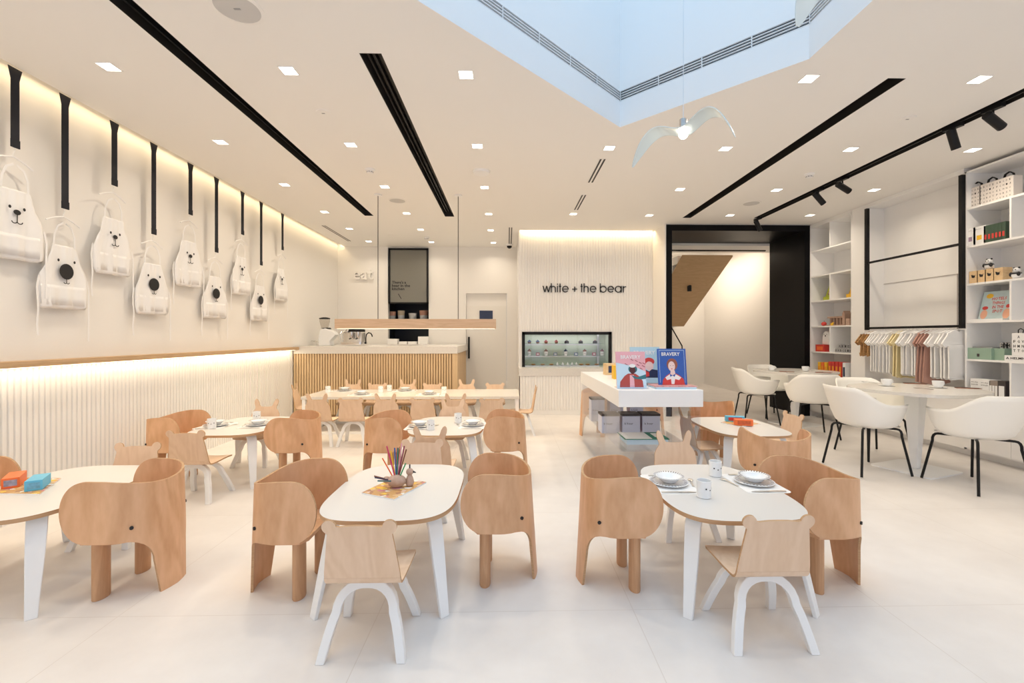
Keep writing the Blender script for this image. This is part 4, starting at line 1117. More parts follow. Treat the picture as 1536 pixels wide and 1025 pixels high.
# ================================================================= APRONS
def apron(k, y, strap_z, face, lab_pos):
    # strap of black webbing from the ceiling edge
    t = thing('hanging_strap', 'black webbing strap hanging from the ceiling, %s' % lab_pos, 'strap', (-3.345, y, strap_z), 0, 'black straps along the apron wall')
    L = HCEIL-strap_z
    mb = MB(); pts = [(0, 0, 0), (0, 0, L-.10)]
    mb.add([(0,-.027,0),(0,.027,0),(0,.027,L-.08),(.0,.045,L-.0),(0,-.045,L-.0),(0,-.027,L-.08)], [(0,1,2,5),(5,2,3,4)])
    o = WB_ = mb.build('webbing', mat('black_webbing', (.012, .013, .02), .8) if k == 0 else bpy.data.materials['black_webbing'], t, smooth=0); m_ = o.modifiers.new('t', 'SOLIDIFY'); m_.thickness = .004
    mb = MB(); mb.box(-.004, .004, -.028, .028, 0, .055); mb.build('stitched_end', bpy.data.materials['black_webbing'], WB_, smooth=0)
    zb = strap_z-.755
    # hanger
    mb = MB(); zt_ = strap_z
    pts = [(0, 0, .0), (0, .012, -.02), (0, .0, -.045), (0, 0, -.06)]
    mb.tube(pts, .0025, 6); mb.tube([(0,-.13,-.115),(0,-.07,-.085),(0,0,-.062),(0,.07,-.085),(0,.13,-.115)], .0055, 6)
    o = mb.build('coat_hanger', SHELF, loc=(-3.36, y, zt_+.004)); tag(o, 'thin white hanger on the strap, %s' % lab_pos, 'hanger', 'white hangers on the apron wall')
    # apron
    ap = thing('apron', 'white child apron with %s, %s' % (('a small nosed bear face' if face == 'small' else 'a bear face with a big black nose'), lab_pos), 'apron', (-3.385, y+.035, zb), radians(random.uniform(-5, 5)), 'white bear aprons on the left wall')
    out_h = [(.0, .165), (.02, .185), (.05, .194), (.10, .197), (.17, .197), (.22, .192), (.26, .178), (.30, .160), (.36, .132), (.42, .112), (.47, .100), (.482, .092)]
    rows_ = []
    ph = random.uniform(0, 6)
    for z, w_ in out_h:
        r_ = []
        for i in range(17):
            yy = -w_+2*w_*i/16; amp = .010*(1-z/.6)
            r_.append(Vector((amp*sin(9*yy/.2+ph)+.004*sin(23*yy/.2+ph*2)-.01*(z<.01), yy, z)))
        rows_.append(r_)
    def surf_x(yy, z): return .010*(1-z/.6)*sin(9*yy/.2+ph)+.004*sin(23*yy/.2+ph*2)
    mb = MB(); mb.grid(rows_); o = CL_ = mb.build('cloth', FABRIC, ap, smooth=1.0); m_ = o.modifiers.new('t', 'SOLIDIFY'); m_.thickness = .003; m_.offset = -1
    rows_ = [[Vector((r.x+.004, r.y*.96, r.z)) for r in [Vector((surf_x(-.21+.42*i/16, z), -.192+.384*i/16, z)) for i in range(17)]] for z in (.03, .09, .15, .175)]
    mb = MB(); mb.grid(rows_); o = mb.build('pocket', FABRIC, CL_, smooth=1.0); m_ = o.modifiers.new('t', 'SOLIDIFY'); m_.thickness = .002
    for sy in (-1, 1):
        mb = MB(); mb.band([(0, sy*.085, .478), (.002, sy*.080, .56), (.003, sy*.055, .625), (.002, sy*.01, .655)], (0,1,0), .014, .002); mb.build('neck_tie', FABRIC, ap)
        mb = MB(); mb.band([(-.002, sy*.192, .235), (.0, sy*.209, .15), (.004, sy*.202, 0), (.0, sy*.208, -.12), (.002, sy*.203, -.20 - (.05 if sy > 0 else 0))], (0,1,0), .014, .002); mb.build('waist_tie', FABRIC, ap)
    fx = .0165
    mb = MB()
    def dot(y_, z_, r, r2=None): mb.disc((fx, y_, z_), (0,1,0), (0,0,1), r, 20, r2 or r)
    def stroke(pts_, r): mb.band([(fx, a_, b_) for a_, b_ in pts_], (0,0,1) if abs(pts_[0][0]-pts_[-1][0]) > .03 else (0,1,0), r, .001)
    if face == 'small':
        dot(-.045, .355, .009, .011); dot(.045, .355, .009, .011); dot(0, .325, .024, .018)
        stroke([(0, .31), (0, .262)], .006)
        for sg in (-1, 1):
            for i in range(6):
                a0 = pi*i/6; a1 = pi*(i+1)/6
                mb.band([(fx, sg*.017-.017*cos(a0), .262-.014*sin(a0)), (fx, sg*.017-.017*cos(a1), .262-.014*sin(a1))], (0, cos((a0+a1)/2), .8), .006, .001)
    else:
        dot(-.065, .365, .009, .011); dot(.065, .365, .009, .011); dot(0, .285, .058, .060)
        stroke([(0, .23), (0, .200)], .005)
        for sg in (-1, 1):
            for i in range(5):
                a0 = pi*i/5; a1 = pi*(i+1)/5
                mb.band([(fx, sg*.011-.011*cos(a0), .203-.010*sin(a0)), (fx, sg*.011-.011*cos(a1), .203-.010*sin(a1))], (0, cos((a0+a1)/2), .8), .005, .001)
    mb.build('face_print', INK, CL_, smooth=0)
apx = [23, 98, 172, 231, 286, 325, 364, 392, 424]
for k, px in enumerate(apx):
    y = PX(px, 400, -3.345).y
    pos = ['nearest the camera', 'second from the camera', 'third from the camera', 'fourth from the camera', 'fifth from the camera', 'sixth from the camera', 'seventh from the camera', 'eighth from the camera', 'farthest along the wall'][k]
    apron(k, y, 2.58 if k % 2 == 0 else 2.262, 'small' if k % 2 == 0 else 'big', pos)

# ================================================================= SIGNS
sgn = thing('shop_sign', 'black raised lettering reading white + the bear on the fluted wall', 'sign', (0, YF-.012, 0))
def letter(ch, u):
    # geometric sans letter on a unit x-height; returns list of polygons and its advance
    t_ = .14; ps = []
    def bar(x0, y0, x1, y1): ps.append([(x0,y0),(x1,y0),(x1,y1),(x0,y1)])
    def diag(x0, y0, x1, y1):
        h = t_*.56*math.hypot(x1-x0, y1-y0)/abs(y1-y0); ps.append([(x0-h,y0),(x0+h,y0),(x1+h,y1),(x1-h,y1)])
    def ringp(cx_, cy_, r, a0, a1, n_=26):
        o_ = [(cx_+r*cos(radians(a0+(a1-a0)*i/n_)), cy_+r*sin(radians(a0+(a1-a0)*i/n_))) for i in range(n_+1)]
        i_ = [(cx_+(r-t_)*cos(radians(a0+(a1-a0)*i/n_)), cy_+(r-t_)*sin(radians(a0+(a1-a0)*i/n_))) for i in range(n_+1)]
        for k in range(n_): ps.append([o_[k], o_[k+1], i_[k+1], i_[k]])
    if ch == 'w': diag(.06,1,.36,0); diag(.36,0,.64,1); diag(.64,1,.92,0); diag(.92,0,1.22,1); adv = 1.30
    elif ch == 'h': bar(0,0,t_,1.42); ringp(.40,.60,.40,0,180,18); bar(.80-t_,0,.80,.60); adv = .98
    elif ch == 'i': bar(0,0,t_,1); bar(0,1.22,t_,1.36); adv = .30
    elif ch == 't': bar(.10,0,.10+t_,1.36); bar(0,.87,.34,.99); adv = .50
    elif ch == 'e': ringp(.52,.5,.52,0,322,40); bar(.06,.44,1.03,.55); adv = 1.18
    elif ch == '+': bar(.0,.44,.8,.56); bar(.34,.1,.34+t_,.9); adv = .9
    elif ch == 'b': bar(0,0,t_,1.42); ringp(.54,.5,.54,0,360,40); adv = 1.22
    elif ch == 'a': ringp(.54,.5,.54,0,360,40); bar(1.08-t_,0,1.08,1); adv = 1.26
    elif ch == 'r': bar(0,0,t_,1); ringp(.42,.55,.42,75,180,12); adv = .55
    else: adv = .42
    return ps, adv
text_ = 'white + the bear'; tot = sum(letter(ch, 1)[1] for ch in text_)
s0 = PY(814, 438.5, YF-.02); s1_ = PY(939.5, 438.5, YF-.02); ku = (s1_.x-s0.x)/tot; xx = s0.x
for ch in text_:
    ps, adv = letter(ch, ku)
    if ps:
        mb = MB()
        for p_ in ps: mb.prism([(xx+x*ku, s0.z+y*ku) for x, y in p_], -.010, .012, Matrix(((1,0,0,0),(0,0,-1,0),(0,1,0,0),(0,0,0,1))))
        mb.build('letter' if ch != '+' else 'plus_sign', INK, sgn, smooth=0)
    xx += adv*ku
mb = MB(); s0 = PY(530, 419, YBL-.03); s1_ = PY(560, 419, YBL-.03); text_mb('eat', 1.0, .01, mb, 5, bold=.012)
ax = min(v[0] for v in mb.v); bx = max(v[0] for v in mb.v); k = (s1_.x-s0.x)/(bx-ax)
mb.v = [(s0.x+(v[0]-ax)*k, YBL-.002-.05*(v[2] > 0), s0.z+(v[1])*k) for v in mb.v]
tag(mb.build('wall_lettering', WHITE_WALL, smooth=0), 'white raised letters reading eat on the white back wall', 'sign')
# kitchen board
k0 = PY(583, 373, YBL-.03); k1 = PY(642.5, 456, YBL-.03)
t = thing('notice_board', 'tall grey board in a black frame reading There\'s a bear in the kitchen', 'board', (0, YBL-.03, 0))
mb = MB(); mb.box(k0.x+.03, k1.x-.03, -.0, .02, k1.z+.02, k0.z-.03); mb.build('panel', GREY_BOARD, t, smooth=0)
mb = MB(); fw = .032; mb.box(k0.x, k1.x, -.02, .03, k0.z-fw, k0.z); mb.box(k0.x, k0.x+fw, -.02, .03, k1.z, k0.z); mb.box(k1.x-fw, k1.x, -.02, .03, k1.z, k0.z); mb.box(k0.x, k1.x, -.02, .03, k1.z, k1.z+.03); mb.build('frame', BLACK, t, smooth=0)
mb = MB()
for i, s in enumerate(("There's a", 'bear in the', 'kitchen')):
    a_ = PY(588, 425.5+i*4.9, YBL-.035); b_ = PY((609, 615, 606.5)[i], 425.5, YBL-.035)
    q_ = len(mb.v); text_mb(s, 1.0, 0, mb, 2, bold=.02)
    ax = min(v[0] for v in mb.v[q_:]); bx = max(v[0] for v in mb.v[q_:]); k = (b_.x-a_.x)/(bx-ax)
    for j in range(q_, len(mb.v)): v = mb.v[j]; mb.v[j] = (a_.x+(v[0]-ax)*k, -.003, a_.z+v[1]*.075)
a_ = PY(597.5, 441, YBL-.03); b_ = PY(602, 448.5, YBL-.03); mb.band([(a_.x,-.003,a_.z),(b_.x,-.003,b_.z)], (1,0,0), .012, .001)
mb.build('lettering', INK, t, smooth=0)
# jars and boxes in the kitchen hatch
mb = MB(); sz = PY(600, 479, YBL+.4); mb.box(ko0.x-.05, ko1.x+.05, YBL+.25, YBL+.6, sz.z-.03, sz.z-.002); tag(mb.build('shelf_board', BLACK, smooth=0), 'black shelf inside the dark kitchen hatch', 'shelf')
PEACH = mat('peach_paper', (.80, .45, .33), .7); CREAM = mat('cream_paper', (.72, .62, .48), .7)
for (px0, px1, pt, m, lab, nm) in ((582.5, 594, 467.5, PEACH, 'peach coloured tub with a white base, leftmost on the kitchen hatch shelf', 'tub'), (596.5, 607.5, 466, CREAM, 'cream tub second on the kitchen hatch shelf', 'tub'), (613, 625.5, 470, PAPER, 'low white bowl shaped tub on the kitchen hatch shelf', 'tub'), (629, 642, 466, PEACH, 'tall peach coloured tub at the right of the kitchen hatch shelf', 'tub')):
    a_ = PY(px0, pt, YBL+.4); b_ = PY(px1, 479, YBL+.4); r = (b_.x-a_.x)/2; hgt = a_.z-b_.z
    t = thing(nm, lab, 'tub', ((a_.x+b_.x)/2, YBL+.4, sz.z-.002), 0, 'tubs in the kitchen hatch')
    mb = MB(); mb.lathe([(0,0),(r*.85,0),(r*.9,hgt*.45)], n=20); mb.build('base', PAPER, t)
    mb = MB(); mb.lathe([(r*.92,hgt*.45),(r,hgt),(r*.95,hgt),(0,hgt*.95)], n=20); mb.build('rim', m, t)
zc_ = 1.139
for (px0, px1, pt, lab) in ((582.5, 597.5, 508.5, 'white canister box leftmost on the counter below the hatch'), (599, 611.5, 512.5, 'low white box second below the hatch'), (613, 626, 512.5, 'low white box third below the hatch'), (628, 642.5, 505, 'tall white box rightmost below the hatch')):
    a_ = PY(px0, pt, 9.15); b_ = PY(px1, 520, 9.15)
    mb = MB(); mb.box(-(b_.x-a_.x)/2, (b_.x-a_.x)/2, -.07, .07, 0, a_.z-zc_); o = mb.build('canister', SHELF, loc=((a_.x+b_.x)/2, 9.15, zc_), bevel=.004, smooth=0); tag(o, lab, 'canister', 'white boxes below the kitchen hatch')

# coffee equipment on the counter
c = PY(494, 518, 8.0)
t = thing('coffee_grinder', 'white and chrome grinder standing at the left end of the counter', 'coffee grinder', (c.x, 8.0, zc_))
mb = MB(); mb.prism([(-.15,0),(.06,0),(.04,.08),(.14,.18),(.10,.24),(-.04,.30),(-.13,.27),(-.16,.1)], -.09, .09, Matrix(((1,0,0,0),(0,0,1,0),(0,1,0,0),(0,0,0,1)))); mb.build('body', GLOSSW, t, smooth=.5, bevel=.012)
mb = MB(); mb.lathe([(.0,.30),(.055,.30),(.085,.42),(.085,.46),(0,.46)], (-.08,0,0), 20); HP_ = mb.build('hopper', acrylic('smoked_hopper', (.85,.83,.8)), t)
mb = MB(); mb.lathe([(.09,.46),(.09,.475),(.03,.49),(0,.49)], (-.08,0,0), 20); mb.build('lid', BLACK, HP_)
mb = MB(); mb.prism([(-.10,.262),(.01,.272),(.03,.245),(-.05,.25)], -.075, .075, Matrix(((1,0,0,0),(0,0,1,0),(0,1,0,0),(0,0,0,1)))); mb.xf(Matrix.Translation((-.02,0,.038))); mb.build('top_cap', BLACK, t)
c = PY(532, 518, 7.85)
t = thing('espresso_machine', 'chrome espresso machine with a curved black spout on the counter', 'espresso machine', (c.x, 7.85, zc_))
mb = MB(); mb.rbox(-.20, .18, -.16, .16, .02, .06, .05); mb.build('base', STEELP, t)
mb = MB(); mb.rbox(-.20, .14, -.04, .16, .06, .22, .04); BD_ = mb.build('body', STEEL, t)
mb = MB(); mb.rbox(-.06, .14, -.14, .14, .235, .28, .02); mb.build('top_tray', BLACK, t)
for x in (-.02, .09):
    mb = MB(); mb.lathe([(.03, .12), (.035, .15), (.035, .235)], (x, -.09, 0), 16); mb.build('group_head', STEELP, t)
    mb = MB(); mb.tube([(x,-.09,.13),(x,-.2,.115)], .010, 8); mb.build('portafilter', BLACK, t)
for x in (-.13, -.17):
    mb = MB(); mb.tube([(x,-.02,.20),(x-.02,-.08,.24),(x-.03,-.13,.20),(x-.02,-.14,.08)], .006, 8); mb.build('steam_wand', STEELP, t)
mb = MB(); mb.lathe([(.04,.22),(.045,.24),(.03,.28),(0,.285)], (-.13,.04,0), 16); mb.build('gauge', STEELP, BD_)
mb = MB(); mb.tube([(.19,0,.03),(.19,0,.14),(.20,0,.19),(.235,0,.22),(.275,0,.21),(.295,0,.175),(.298,0,.15)], .010, 8); mb.build('spout', BLACK, t)
c = PY(470, 517, 8.1)
t = thing('utensil_rack', 'tiny chrome wire rack at the far left of the counter', 'rack', (c.x, 8.1, zc_))
mb = MB()
for y in (-.05, .05): mb.tube([(-.08,y,0),(-.08,y,.05),(.0,y,.08),(.08,y,.05),(.08,y,0)], .004, 6)
mb.build('wire_frame', STEELP, t)

# ================================================================= CAKE CASE
t = thing('cake_display_case', 'black framed glass cake case set into the fluted wall', 'display case', (0, YF, 0))
fx0, fx1, fz0, fz1 = c0.x, c1.x, .765, c0.z; fw = .05
mb = MB(); mb.box(fx0, fx1, -.03, .02, fz1-fw, fz1); mb.box(fx0, fx0+fw, -.03, .02, fz0, fz1); mb.box(fx1-fw, fx1, -.03, .02, fz0, fz1); mb.build('frame', BLACK, t, smooth=0)
mb = MB(); mb.box(fx0, fx1, .52, .54, fz0, fz1); mb.box(fx0-.01, fx0, .02, .54, fz0, fz1); mb.box(fx1, fx1+.01, .02, .54, fz0, fz1); mb.box(fx0, fx1, .02, .54, fz1-.01, fz1); mb.box(fx0, fx1, .02, .54, fz0-.005, fz0+.001); mb.build('interior', CASEG, t, smooth=0)
zsh = [PY(850, 515.5, YF+.15).z, PY(850, 533.5, YF+.15).z]
for z in zsh:
    mb = MB(); mb.box(fx0+.02, fx1-.1, .08, .46, z-.008, z); GS_ = mb.build('glass_shelf', GLASSG, t, smooth=0)
    mb = MB(); mb.box(fx0+.02, fx1-.12, .40, .42, z-.035, z-.009); mb.build('shelf_rail', STEEL, GS_, smooth=0)
mb = MB(); mb.box(fx1-.16, fx1-.12, .46, .50, fz0, fz1); mb.build('upright', STEEL, t, smooth=0)
mb = MB(); mb.box(fx0+fw, fx1-fw, -.005, .0, fz0, fz1-fw); mb.build('front_glass', CLEAR, t, smooth=0)
YC = YF+.16
def cupcake(px, zb, cm, wm, lab, s=1):
    x = PY(px, 500, YC).x; t_ = thing('cupcake', lab, 'cupcake', (x, YC, zb), 0, 'cupcakes on the top glass shelf')
    mb = MB(); mb.lathe([(0,0),(.022*s,0),(.032*s,.028*s),(0,.028*s)], n=14); mb.build('wrapper', wm, t_)
    mb = MB(); mb.lathe([(.034*s,.026*s),(.030*s,.040*s),(.018*s,.052*s),(.006*s,.066*s),(0,.068*s)], n=14); mb.build('icing', cm, t_)
BIC = mat('blue_icing', (.15,.22,.45), .6); PIC = mat('pink_icing', (.75,.18,.18), .6); CHO = mat('chocolate', (.03,.012,.01), .5); CASEB = mat('brown_wrapper', (.28,.09,.03), .6)
for px, m, lab in ((794, BIC, 'blue iced cupcake, first from the left in the cake case'), (806.5, BIC, 'blue iced cupcake, second from the left in the cake case'), (819, PIC, 'pink iced cupcake, left of the pair in the cake case'), (834.5, PIC, 'pink iced cupcake, right of the pair in the cake case')): cupcake(px, zsh[0], m, CASEB, lab, 1.0)
for px, lab in ((850, 'dark chocolate cake, leftmost of three on the top glass shelf'), (871, 'dark chocolate cake, middle of three on the top glass shelf'), (892.5, 'dark chocolate cake, rightmost of three on the top glass shelf')):
    x = PY(px, 500, YC).x; mb = MB(); mb.lathe([(0,0),(.04,0),(.042,.025),(.035,.045),(.015,.056),(0,.057)], n=16); t_ = mb.build('chocolate_cake', CHO, loc=(x, YC, zsh[0])); tag(t_, lab, 'cake', 'chocolate cakes')
    mb = MB(); mb.lathe([(.010,.056),(.012,.064),(0,.068)], n=10); mb.build('topping', PIC if px > 860 else mat('caramel', (.45,.2,.08), .6), t_)
jars = [(794, 'w', CASEB), (806.5, 'r', RED), (819, 'w', mat('cocoa', (.2,.12,.1), .6)), (833, 'b', NAVY), (848.5, 'w', NAVY), (864, 'b', NAVY), (877, 'w', BROWN), (891, 'r', RED), (903, 'w', mat('berry', (.15,.01,.03), .6))]
for k, (px, kd, m) in enumerate(jars):
    x = PY(px, 500, YC).x
    if kd == 'w':
        t_ = thing('dessert_cup', 'white paper dessert cup, item %s from the left on the middle shelf' % (['one','two','three','four','five','six','seven','eight','nine'][k]), 'dessert cup', (x, YC, zsh[1]), 0, 'dessert cups on the middle glass shelf')
        mb = MB(); mb.lathe([(0,0),(.026,0),(.034,.075),(0,.075)], n=16); mb.build('paper_cup', PAPER, t_)
        mb = MB(); mb.lathe([(.036,.073),(.034,.085),(.016,.10),(.006,.118),(0,.12)], n=16); mb.build('topping', m, t_)
        mb = MB(); s_ = len(mb.v); text_fit(mb, 'w+b', -.018, .018, .032, .014, 0, res=1); mb.xf(Matrix.Translation((0,-.0325,0)) @ Matrix.Rotation(pi/2, 4, 'X')); mb.build('print', INK, t_, smooth=0)
    else:
        t_ = thing('sweet_box', '%s printed sweet box, item %s from the left on the middle shelf' % ('red' if kd == 'r' else 'blue', ['one','two','three','four','five','six','seven','eight','nine'][k]), 'box', (x, YC, zsh[1]), 0, 'sweet boxes on the middle glass shelf')
        mb = MB(); mb.box(-.032, .032, -.02, .02, 0, .05); mb.build('carton', mat('red_tin', (.35,.04,.08), .5) if kd == 'r' else mat('blue_tin', (.10,.16,.30), .5), t_, smooth=0)
        mb = MB(); mb.box(-.02, .02, -.021, -.0202, .015, .035); mb.build('print', PAPER, t_, smooth=0)
for k, px in enumerate((836, 844, 851.5, 858, 864.5)):
    x = PY(px, 500, YC).x; mb = MB(); mb.lathe([(0,0),(.026,.004),(.022,.02),(.010,.04),(.002,.055),(0,.056)], n=14); o = mb.build('meringue', PAPER, loc=(x, YC, fz0+.018)); tag(o, 'white peaked meringue, %s from the left at the bottom of the cake case' % ords[k], 'meringue', 'meringues in the cake case')
BUN = mat('baked_pastry', (.45,.22,.07), .6, var=.4, vscale=60)
for k, px in enumerate((800, 814, 827, 872, 881.5, 895)):
    x = PY(px, 500, YC).x; mb = MB(); mb.ball((0,0,.014), .042, .03, .014, 8); o = mb.build('pastry', BUN, loc=(x, YC, fz0+.018)); tag(o, 'golden brown pastry, %s from the left at the bottom of the cake case' % ords[k], 'pastry', 'pastries in the cake case')
mb = MB(); mb.box(fx0+.05, fx1-.2, .05, .40, fz0+.003, fz0+.017); o = mb.build('tray', STEEL, loc=(0, YF, 0), smooth=0); tag(o, 'flat steel tray at the bottom of the cake case', 'tray')

# ================================================================= DISPLAY STAND
ZF = 3.70; dx0 = PY(928, 586, ZF).x; dx1 = PY(1055, 586, ZF).x; DT = PY(990, 585.5, ZF).z; DTB = PY(990, 611, ZF).z; ZB = ZF+1.95
t = thing('display_stand', 'low display stand with a thick white top on clear acrylic panels', 'display stand', ((dx0+dx1)/2, (ZF+ZB)/2, 0))
w2 = (dx1-dx0)/2; d2 = (ZB-ZF)/2
mb = MB(); mb.box(-w2, w2, -d2, d2, DTB, DT); mb.build('top_block', GLOSSW, t, bevel=.003)
for sx in (-1, 1):
    mb = MB(); x = sx*(w2-.02); mb.box(x-.006, x+.006, -d2+.02, d2-.02, 0, DTB); mb.build('side_panel', CLEAR, t, smooth=0)
mb = MB(); mb.box(-w2+.03, w2-.03, -.006, .006, .36, DTB); mb.build('divider_panel', CLEAR, t, smooth=0)
mb = MB(); mb.box(-w2+.03, w2-.03, -d2+.03, d2-.03, .348, .36); mb.build('glass_shelf', CLEAR, t, smooth=0)
mb = MB(); mb.box(-w2+.03, w2-.03, -d2+.03, d2-.03, 0.0, .05); mb.build('clear_plinth', CLEAR, t, smooth=0)
cxd, cyd = t.location.x, t.location.y
# boxes on the shelf
n_ = 0
for (px, row, pw, ph_, lab) in ((916, 0, 27, 29, 'left of the front row in the display stand'), (947, 0, 27, 29, 'middle of the front row in the display stand'), (977, 0, 27, 29, 'right of the front row in the display stand'),
                          (897, 1, 20, 35, 'tall one at left rear of the display stand'), (925, 1, 20, 35, 'middle of the rear row in the display stand'), (955, 1, 20, 35, 'right of the rear row in the display stand')):
    Yb = 4.38 if row == 0 else 5.0
    a_ = PY(px, 640, Yb); s_ = Yb/F; bw = pw*s_; bh_ = ph_*s_
    t = thing('gift_box', 'pale gift box with a dark lid, %s' % lab, 'box', (a_.x, Yb+bw/2, .36), 0, 'pale gift boxes in the display stand')
    mb = MB(); mb.box(-bw/2, bw/2, -bw/2, bw/2, 0, bh_-.02); mb.build('carton', PALEB, t, bevel=.002, smooth=0)
    mb = MB(); mb.box(-bw/2-.002, bw/2+.002, -bw/2-.002, bw/2+.002, bh_-.02, bh_); mb.build('lid', DBOX, t, smooth=0)
    mb = MB(); text_fit(mb, 'k bear', -bw*.38, bw*.10, bh_*.45, .02, 0, res=1); mb.xf(Matrix.Translation((0,-bw/2-.001,0)) @ Matrix.Rotation(pi/2, 4, 'X')); mb.build('print', INK, t, smooth=0)
    mb = MB(); mb.box(bw/2, bw/2+.0008, -bw*.4, bw*.4, .01, bh_*.8); mb.build('side_print', RED, t, smooth=0)
# green bound sheets
c = PY(968, 668, 3.95)
t = thing('book_stack', 'stack of green bound white booklets at the front of the display shelf', 'books', (c.x, 4.05, .36))
mb = MB(); mb.box(-.17, .19, -.13, .13, 0, .045); mb.build('pages', PBLUE, t, smooth=0)
mb = MB(); mb.box(-.19, .20, -.14, .14, .045, .050); mb.build('cover', GREEN, t, smooth=0)
mb = MB(); mb.box(-.18, .05, -.135, .125, .050, .053); mb.box(.10, .17, -.06, .09, .050, .0515); mb.build('printed_sheet', PAPER, t, smooth=0)

# magazines
def magazine(px0, px1, pt, pb, Y, lean, lab, base, art):
    a_ = PY(px0, pb, Y); b_ = PY(px1, pt, Y); w_ = b_.x-a_.x; h_ = (b_.z-DT)
    t = thing('magazine', lab, 'magazine', ((a_.x+b_.x)/2, Y, max(DT, a_.z)), 0, 'magazines on the display stand')
    h_ = (b_.z-max(DT, a_.z))/cos(lean); R = Matrix.Rotation(pi/2-lean, 4, 'X')
    mb = MB(); mb.box(-w_/2, w_/2, 0, h_, -.012, 0); mb.xf(R); mb.build('pages', [base], t, smooth=0)
    layer = [0]
    def shape(pts, m, nm='cover_shape'):
        layer[0] += 1; mb = MB(); z = .0003*layer[0]; mb.prism([(x*w_, y*h_) for x, y in pts], z-.0002, z); mb.xf(R); mb.build(nm, m, t, smooth=0)
    def words(s, x0, x1, y, hh, m):
        layer[0] += 1; mb = MB(); text_fit(mb, s, x0*w_, x1*w_, y*h_, hh*h_, .0003*layer[0]+.0004, res=2, bold=.02); mb.xf(R); mb.build('title', m, t, smooth=0)
    art(shape, words)
    # clear stand
    mb = MB(); mb.box(-w_*.45, w_*.45, -.02, .09, 0, .004); mb.box(-w_*.45, w_*.45, -.022, -.018, 0, .03); mb.xf(Matrix.Translation((0,-.0,0)))
    return t
def ell(cx, cy, rx, ry, n=20, a0=0, a1=360): return [(cx+rx*cos(radians(a0+(a1-a0)*i/n)), cy+ry*sin(radians(a0+(a1-a0)*i/n))) for i in range(n+(0 if a1-a0 == 360 else 1))]
def art_blue(shape, words):
    for r in ([(-.44,.06),(-.43,.06),(-.43,.96),(-.44,.96)], [(.43,.06),(.44,.06),(.44,.96),(.43,.96)], [(-.44,.95),(.44,.95),(.44,.96),(-.44,.96)]): shape(r, PBLUE)
    shape(ell(0, .56, .19, .17), mat('auburn', (.30,.09,.05), .5), 'hair')
    shape([(-.37,0),(-.34,.14),(-.22,.25),(-.08,.32),(.10,.32),(.24,.26),(.38,.16),(.42,0)], RED, 'jacket')
    shape([(-.26,.20),(-.10,.29),(0,.24),(.12,.29),(.30,.20),(.22,.13),(.08,.16),(.05,.02),(-.05,.02),(-.06,.16),(-.20,.13)], PAPER, 'shirt_yoke')
    shape([(-.06,.40),(.08,.40),(.10,.29),(0,.24),(-.08,.29)], SKIN, 'neck')
    shape(ell(-.02, .51, .12, .14), SKIN, 'portrait'); shape([(-.10,.30),(0,.26),(.12,.31),(.06,.22),(.0,.27),(-.08,.22)], BLUE, 'collar')
    shape(ell(-.06, .53, .014, .008, 8), NAVY); shape(ell(.035, .53, .014, .008, 8), NAVY); shape(ell(-.02, .44, .03, .010, 10), RED)
    words('BRAVERY', -.36, .28, .80, .10, PAPER)
def art_pink(shape, words):
    shape([(-.5,.0),(.5,.0),(.5,.45),(.1,.60),(-.5,.7)], PBLUE, 'cover_field')
    shape([(-.40,.03),(-.38,.18),(-.22,.34),(-.10,.40),(.14,.40),(.28,.32),(.38,.20),(.40,.03)], mat('brick_print', (.42,.06,.05), .5), 'coat')
    shape([(-.06,.03),(.10,.03),(.09,.36),(-.05,.36)], PINKC)
    shape([(.0,.36),(.2,.30),(.5,.38),(.5,.26),(.3,.24),(.1,.26)], TEAL, 'scarf')
    shape(ell(.06, .52, .15, .11), TEAL); shape(ell(.05, .50, .10, .11), mat('deep_brown_print', (.08,.015,.02), .5), 'portrait'); shape(ell(.05, .61, .11, .05, 14), PAPER, 'cap')
    for x, y in ((.0,.80),(.15,.77),(.28,.72),(.38,.63),(.30,.56),(.2,.66),(-.2,.68),(.4,.7)): shape([(x,y),(x+.09,y-.04),(x+.09,y-.055),(x,y-.018)], mat('line_red', (.25,.03,.04), .5) if x == 0 else bpy.data.materials['line_red'])
    words('BRAVERY', -.34, .34, .80, .10, PAPER)
def art_pale(shape, words):
    shape(ell(.12, .62, .18, .10), RED, 'hat'); shape(ell(.12, .50, .14, .12), SKIN, 'portrait'); shape([(-.1,.2),(-.05,.42),(.1,.36),(.2,.42),(.5,.38),(.5,.2)], NAVY, 'coat'); shape([(-.02,.38),(.1,.34),(.1,.24),(-.02,.22)], RED)
    shape([(-.5,.0),(.5,0),(.5,.06),(-.5,.08)], GREYC)
    words('BRAVERY', -.38, .34, .80, .10, PAPER)
magazine(948, 993, 521, 583, 4.05, radians(12), 'pale blue magazine standing behind the pink and blue ones', mat('pale_aqua_print', (.45,.66,.76), .5), art_pale)
magazine(925.5, 970, 528, 583, 3.83, radians(10), 'pink magazine with a red coated figure standing at the left on the display stand', PINKC, art_pink)
magazine(988, 1031, 526, 580, 3.86, radians(8), 'royal blue magazine with a short haired portrait standing on the display stand', BLUE, art_blue)
c = PY(1009, 586, 3.84)
t = thing('magazine_stack', 'small stack of pale blue magazines lying under the royal blue one', 'magazines', (c.x, 3.84, DT))
for z, sx, m in ((0, .17, PBLUE), (.010, .168, PBLUE), (.018, .172, mat('red_white_print', (.6,.3,.3), .5, var=.6, vscale=50))):
    mb = MB(); mb.box(-sx, sx, -.09, .13, z, z+.0078); mb.build('issue', m, t, smooth=0)
for o in bpy.data.objects:
    if o.get('label', '').startswith('royal blue magazine'): o.location.z = DT+.026
